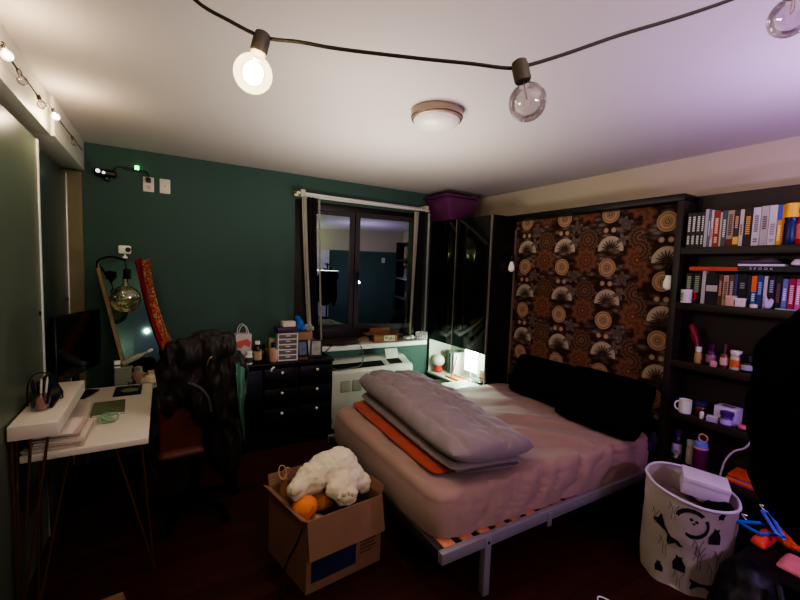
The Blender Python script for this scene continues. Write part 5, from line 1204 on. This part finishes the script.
hanger('bright blue plastic hanger lying beside the hamper rim', [(736, 521), (760, 523), (782, 535), (760, 534)], mat('bright blue plastic', (36, 96, 206), .35), SZ2+.065)
hanger('violet blue plastic hanger lying above the bright blue one', [(762, 511), (770, 513), (784, 538), (776, 533)], mat('violet blue plastic', (96, 110, 226), .35), SZ2+.09)
p = az(787, 546, SZ2); p.x += .02
tag(B().ell((p.x, p.y, SZ2+.032), (.06, .05, .03)).ell((p.x+.04, p.y+.02, SZ2+.03), (.045, .04, .028)).ell((p.x-.03, p.y-.02, SZ2+.022), (.04, .04, .021)).build('knit_hat', mat('orange knit', (206, 92, 50), .9, var=.4, scale=90, bump=.4), None, remesh=.006, jit=.006, jfr=60), 'knobbly orange knit thing right of the hamper by the blue hanger', 'knitwear')
p = az(795, 575, SZ2)
c_ = az(796, 570, SZ2)
tag(B().pad([(c_.x-.07, c_.y-.09, SZ2), (c_.x+.08, c_.y-.09, SZ2), (c_.x+.08, c_.y+.055, SZ2), (c_.x-.07, c_.y+.055, SZ2)], .03, n=16, m_=14, pu=5, pv=5, amp=.012, fr=18, low=.4).build('folded_shirt', mat('dusty pink cloth', (196, 110, 116), .85), None, smooth=70), 'folded dusty pink cloth at the right edge below the orange knit', 'cloth')
tag(B().pad([(2.42, .655, SZ2), (2.58, .65, SZ2), (2.60, .715, SZ2), (2.44, .718, SZ2)], .05, n=16, m_=14, pu=4, pv=4, amp=.012, fr=18, low=.4).build('shirt', mat('coral orange cloth', (216, 84, 60), .85), None, smooth=70), 'coral orange cloth squeezed between the hamper and the blue hanger', 'cloth')
# small things on the floor
o = B().hexa([(-.29, 2.05, .0005), (-.17, 2.03, .0005), (-.15, 2.13, .0005), (-.27, 2.15, .0005)], [(-.275, 2.06, .055), (-.175, 2.05, .06), (-.165, 2.12, .085), (-.255, 2.13, .07)]).build('paper_bag', mat('brown kraft paper', (126, 92, 66), .8), None, bev=.006)
tag(o, 'crumpled brown paper bag on the floor under the desk front', 'bag')
p = az(598, 597, .006)
tag(B().tube(sm([(p.x-.03, p.y-.02, .006), (p.x, p.y, .006), (p.x+.02, p.y-.015, .006), (p.x+.03, p.y-.05, .006)]), .004).build('cable', mat('white cable', (206, 214, 200), .5), None), 'short white cable on the dark floor right of the bed', 'cable')
# ================================================================== GREEN WALL FITTINGS
def plate(px, py, lab, plug):
    p = ay(px, py, YB); t = thing('wall_outlet', lab, 'outlet', (p.x, YB-.0003, p.z), group='white wall plates')
    B().box(-.038, -.007, -.058, .038, 0, .058, bev=.003).build('plate', mat('white plate', (222, 214, 198), .4), t)
    b = B()
    if plug:
        for zz in (-.022, .022): b.box(-.014, -.0085, zz-.014, .014, -.0072, zz+.014)
    else: b.lathe([(.008, 0), (.008, .003), (.003, .006)], (0, -.0072, 0), 12, M=Matrix.Rotation(PI/2, 4, 'X'))
    b.build('socket', mat('ivory socket', (196, 182, 160), .4), t); return p
p1 = plate(148.5, 184.5, 'white wall outlet with a black plug in it high on the green wall', True)
p2 = plate(165, 186.5, 'blank white wall plate right of the plugged outlet', False)
t = thing('power_adapter', 'black power lead with a glowing green light up by the outlet', 'power lead', (p1.x, YB-.01, p1.z), world=True)
q = p1+Vector((0, -.012, .03))
B().box(q.x-.018, YB-.045, q.z-.018, q.x+.018, YB-.0095, q.z+.018, bev=.006).build('plug', bk, t)
g1 = ay(137, 170, YB-.012); g0 = ay(124, 168, YB-.012)
B().tube(sm([Vector((q.x, YB-.03, q.z+.015)), Vector((q.x-.01, YB-.03, q.z+.06)), ay(143, 171.5, YB-.012)]), .004).build('cord', bk, t)
hb = B().bar(g0+Vector((0, 0, 0)), ay(142, 171, YB-.012), .02, .02).build('inline_box', bk, t)
B().box(g1.x-.014, g1.y-.014, g1.z+.0, g1.x+.014, g1.y-.0105, g1.z+.03).build('indicator', mat('green indicator', (30, 240, 110), .4, emit=5, ecol=(20, 255, 110)), hb)
B().tube(sm([g0, ay(118, 167, YB-.012), ay(112, 171, YB-.03)]), .004).build('cord', bk, t)
c = ay(104, 172, YB-.05)
t = thing('corner_gadget', 'black gadget with two white spots in the upper left wall corner', 'gadget', (c.x, YB-.002, c.z), world=True)
B().box(c.x-.06, YB-.075, c.z-.03, c.x+.075, YB-.0005, c.z+.018, Matrix.Identity(4), bev=.012).build('body', bk, t)
B().lathe([(.014, 0), (.014, .006), (.001, .007)], (c.x-.035, YB-.075, c.z+.0), 14, M=Matrix.Rotation(PI/2, 4, 'X')).build('white_spot', mat('white led', (230, 230, 240), .3, emit=1.2), t)
B().lathe([(.010, 0), (.010, .006), (.001, .007)], (c.x+.0, YB-.075, c.z-.008), 14, M=Matrix.Rotation(PI/2, 4, 'X')).build('white_spot', MATS['white led'], t)
B().box(c.x+.0, YB-.06, c.z-.062, c.x+.03, YB-.02, c.z-.0305, bev=.004).build('clip', bk, t)
# ================================================================== CEILING LAMP
c = az(437, 111, ZC); c.z = ZC
t = thing('ceiling_light', 'round brushed nickel ceiling light with frosted white dome, switched off', 'ceiling light', (c.x, c.y, ZC))
nick = mat('brushed nickel', (150, 132, 120), .28, metal=.8)
r_ = .142
B().lathe([(r_*.93, -.0005), (r_, -.004), (r_, -.038), (r_*.96, -.042), (r_*.96, -.05), (r_*.86, -.053)], (0, 0, 0), 48, cap=False).build('ring', nick, t, smooth=30)
B().lathe([(r_*.9, -.05), (r_*.86, -.064), (r_*.7, -.083), (r_*.4, -.096), (.001, -.1)], (0, 0, 0), 48, cap=False).build('dome', mat('frosted glass dome', (222, 214, 204), .3, emit=.06), t, smooth=80)  # faint glow added although the light is off
# ================================================================== STRING LIGHTS
cordm = mat('black rubber cord', (30, 27, 25), .45); sock = mat('bronze grey socket', (62, 56, 50), .55)
clearb = glass('clear bulb glass', (232, 228, 230), .8, .01, .05)
warm = (1., .80, .55)
def glow_glass():
    mt = glass('glowing bulb glass', (255, 250, 240), .5, .01, .05); nt = mt.node_tree; out = [n for n in nt.nodes if n.type == 'OUTPUT_MATERIAL'][0]
    src = out.inputs[0].links[0].from_socket; em = nt.nodes.new('ShaderNodeEmission'); em.inputs[0].default_value = (1, .80, .50, 1); em.inputs[1].default_value = .9
    ad_ = nt.nodes.new('ShaderNodeAddShader'); nt.links.new(src, ad_.inputs[0]); nt.links.new(em.outputs[0], ad_.inputs[1]); nt.links.new(ad_.outputs[0], out.inputs[0]); return mt
glowb = glow_glass()
def bulb_on(root, top, axis, s, lit, name='socket'):
    """socket hanging along axis from top; s = scale (glass radius)"""
    axis = Vector(axis).normalized(); q = (-axis).to_track_quat('Z', 'Y').to_matrix().to_4x4()
    k = s/.028
    so = B().lathe([(.006*k, .003*k), (.011*k, 0), (.0125*k, -.008*k), (.0125*k, -.028*k), (.0115*k, -.03*k)], top, 20, M=q).build(name, sock, root)
    prof = [(.0095*k, -.0305*k), (.0105*k, -.036*k)]+[(s*math.cos(a), -.036*k-s*.93-s*math.sin(-a)) for a in [math.radians(d) for d in range(66, -90, -12)]]+[(.0008, -.036*k-s*1.93)]
    g = B().lathe(prof, top, 28, M=q, cap=False).build('bulb', glowb if lit else clearb, so, smooth=80)
    cc = Vector(top)+axis*(.036*k+s*.85)
    # filament support and coil
    fl = mat('lit filament', (255, 226, 160), .4, emit=90, ecol=(255, 226, 170)) if lit else mat('cold filament', (170, 150, 140), .3, metal=.6)
    if lit: B().ell(tuple(cc), (s*.5, s*.5, s*.55), 3).build('filament', fl, g)
    else:
        e = axis.orthogonal().normalized()
        B().tube([Vector(top)+axis*.032*k, cc-axis*s*.2-e*s*.1], .0007*k, 5).tube([Vector(top)+axis*.032*k+e*.003*k, cc-axis*s*.2+e*s*.25], .0007*k, 5).tube(sm([cc-axis*s*.2-e*s*.1, cc-axis*s*.05, cc-axis*s*.2+e*s*.25]), .0008*k, 5).build('filament', fl, g)
    return cc
t = thing('string_lights', 'black cord of globe string lights crossing below the ceiling overhead', 'string lights', tuple(ad(437, 60, .6)), world=True)
wire = [(100, -95), (150, -45), (195, 0), (228, 20), (263, 37), (300, 42), (340, 49), (420, 58.5), (470, 63.5), (506, 68), (525, 66), (565, 54), (620, 35), (680, 17), (738, -3), (795, -28), (860, -70)]
Dp = .60
W = [ad(x, y, Dp) for x, y in wire]
W = [Vector((-.40, 1.15, ZC-.004))]+W+[Vector((1.35, -.35, ZC-.004))]
B().tube(sm(W, 5), .0027, 8).build('cord', cordm, t)
lit_c = bulb_on(t, ad(263, 34, Dp-.004), (ad(253.5, 72, Dp)-ad(263, 34, Dp)), .0275, True)
bulb_on(t, ad(519, 62, Dp-.004), (ad(527, 100, Dp)-ad(519, 62, Dp)), .0275, False)
bulb_on(t, ad(796, -24, Dp-.004), (ad(791, 14, Dp)-ad(796, -24, Dp)), .0275, False)
light('bulb_light', lit_c, 3.2, warm, .012)
t = thing('string_lights', 'black cord of small string lights running along the white soffit', 'string lights', (-.45, 2.6, 2.36), world=True)
def onS(px, py): return ax(px, py, -.47)
cpts = [Vector((-.47, 1.2, 2.40)), onS(-20, 20), onS(2, 44), onS(10, 58), onS(18, 70), onS(30, 85), onS(38, 96), onS(46, 104), onS(53, 109), onS(62, 124), onS(74, 139), onS(82, 150)]
B().tube(sm(cpts, 4), .0035, 6).build('cord', cordm, t)
for (x, y, lit_) in ((2, 42, 1), (18, 69, 0), (38, 95, 0), (52.5, 108, 1), (72, 136, 0)):
    top_ = onS(x, y)
    cc = bulb_on(t, top_+Vector((0, 0, .0)), (.25, .3, -1), .018, bool(lit_))
    if lit_: light('bulb_light', cc+Vector((.03, 0, -.01)), 2.4, warm, .015)
# purple lamp behind the camera, then added fill lights without a modelled source
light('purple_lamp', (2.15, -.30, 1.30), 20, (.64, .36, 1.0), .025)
def uplight(name, loc, w, col, size):
    l = bpy.data.lights.new(name, 'AREA'); l.energy = w; l.color = col; l.shape = 'DISK'; l.size = size
    o = bpy.data.objects.new(name, l); C.objects.link(o); o.location = loc; o.rotation_euler = (PI, 0, 0); return o
uplight('rear_up_fill', (.7, -.7, 1.75), 16, (1., .90, .78), .35)  # added upward fill behind the camera, no floor lamp stands here
uplight('ceiling_fill', (1.35, 2.35, 1.55), 12, (1., .92, .82), .7)  # unseen fill added to brighten the ceiling toward the back
uplight('purple_up_fill', (2.2, .35, 1.8), 9, (.62, .36, 1.0), .25)  # extra purple fill added to strengthen the tint on the ceiling
light('room_fill', (.5, -.5, 1.75), 15, (1., .88, .76), .05)  # added general fill near the camera, not an actual lamp
light('midroom_fill', (.8, 1.7, 1.85), 9, (1., .88, .76), .015)  # added fill for the back wall, no bulb hangs at this point
# ================================================================== WORLD / VIEW
wd = bpy.data.worlds.new('night'); bpy.context.scene.world = wd; wd.use_nodes = True
wd.node_tree.nodes['Background'].inputs[0].default_value = (.004, .006, .008, 1); wd.node_tree.nodes['Background'].inputs[1].default_value = 1
vs_ = bpy.context.scene.view_settings; vs_.view_transform = 'AgX'; vs_.look = 'AgX - Medium High Contrast'; vs_.exposure = 0.62
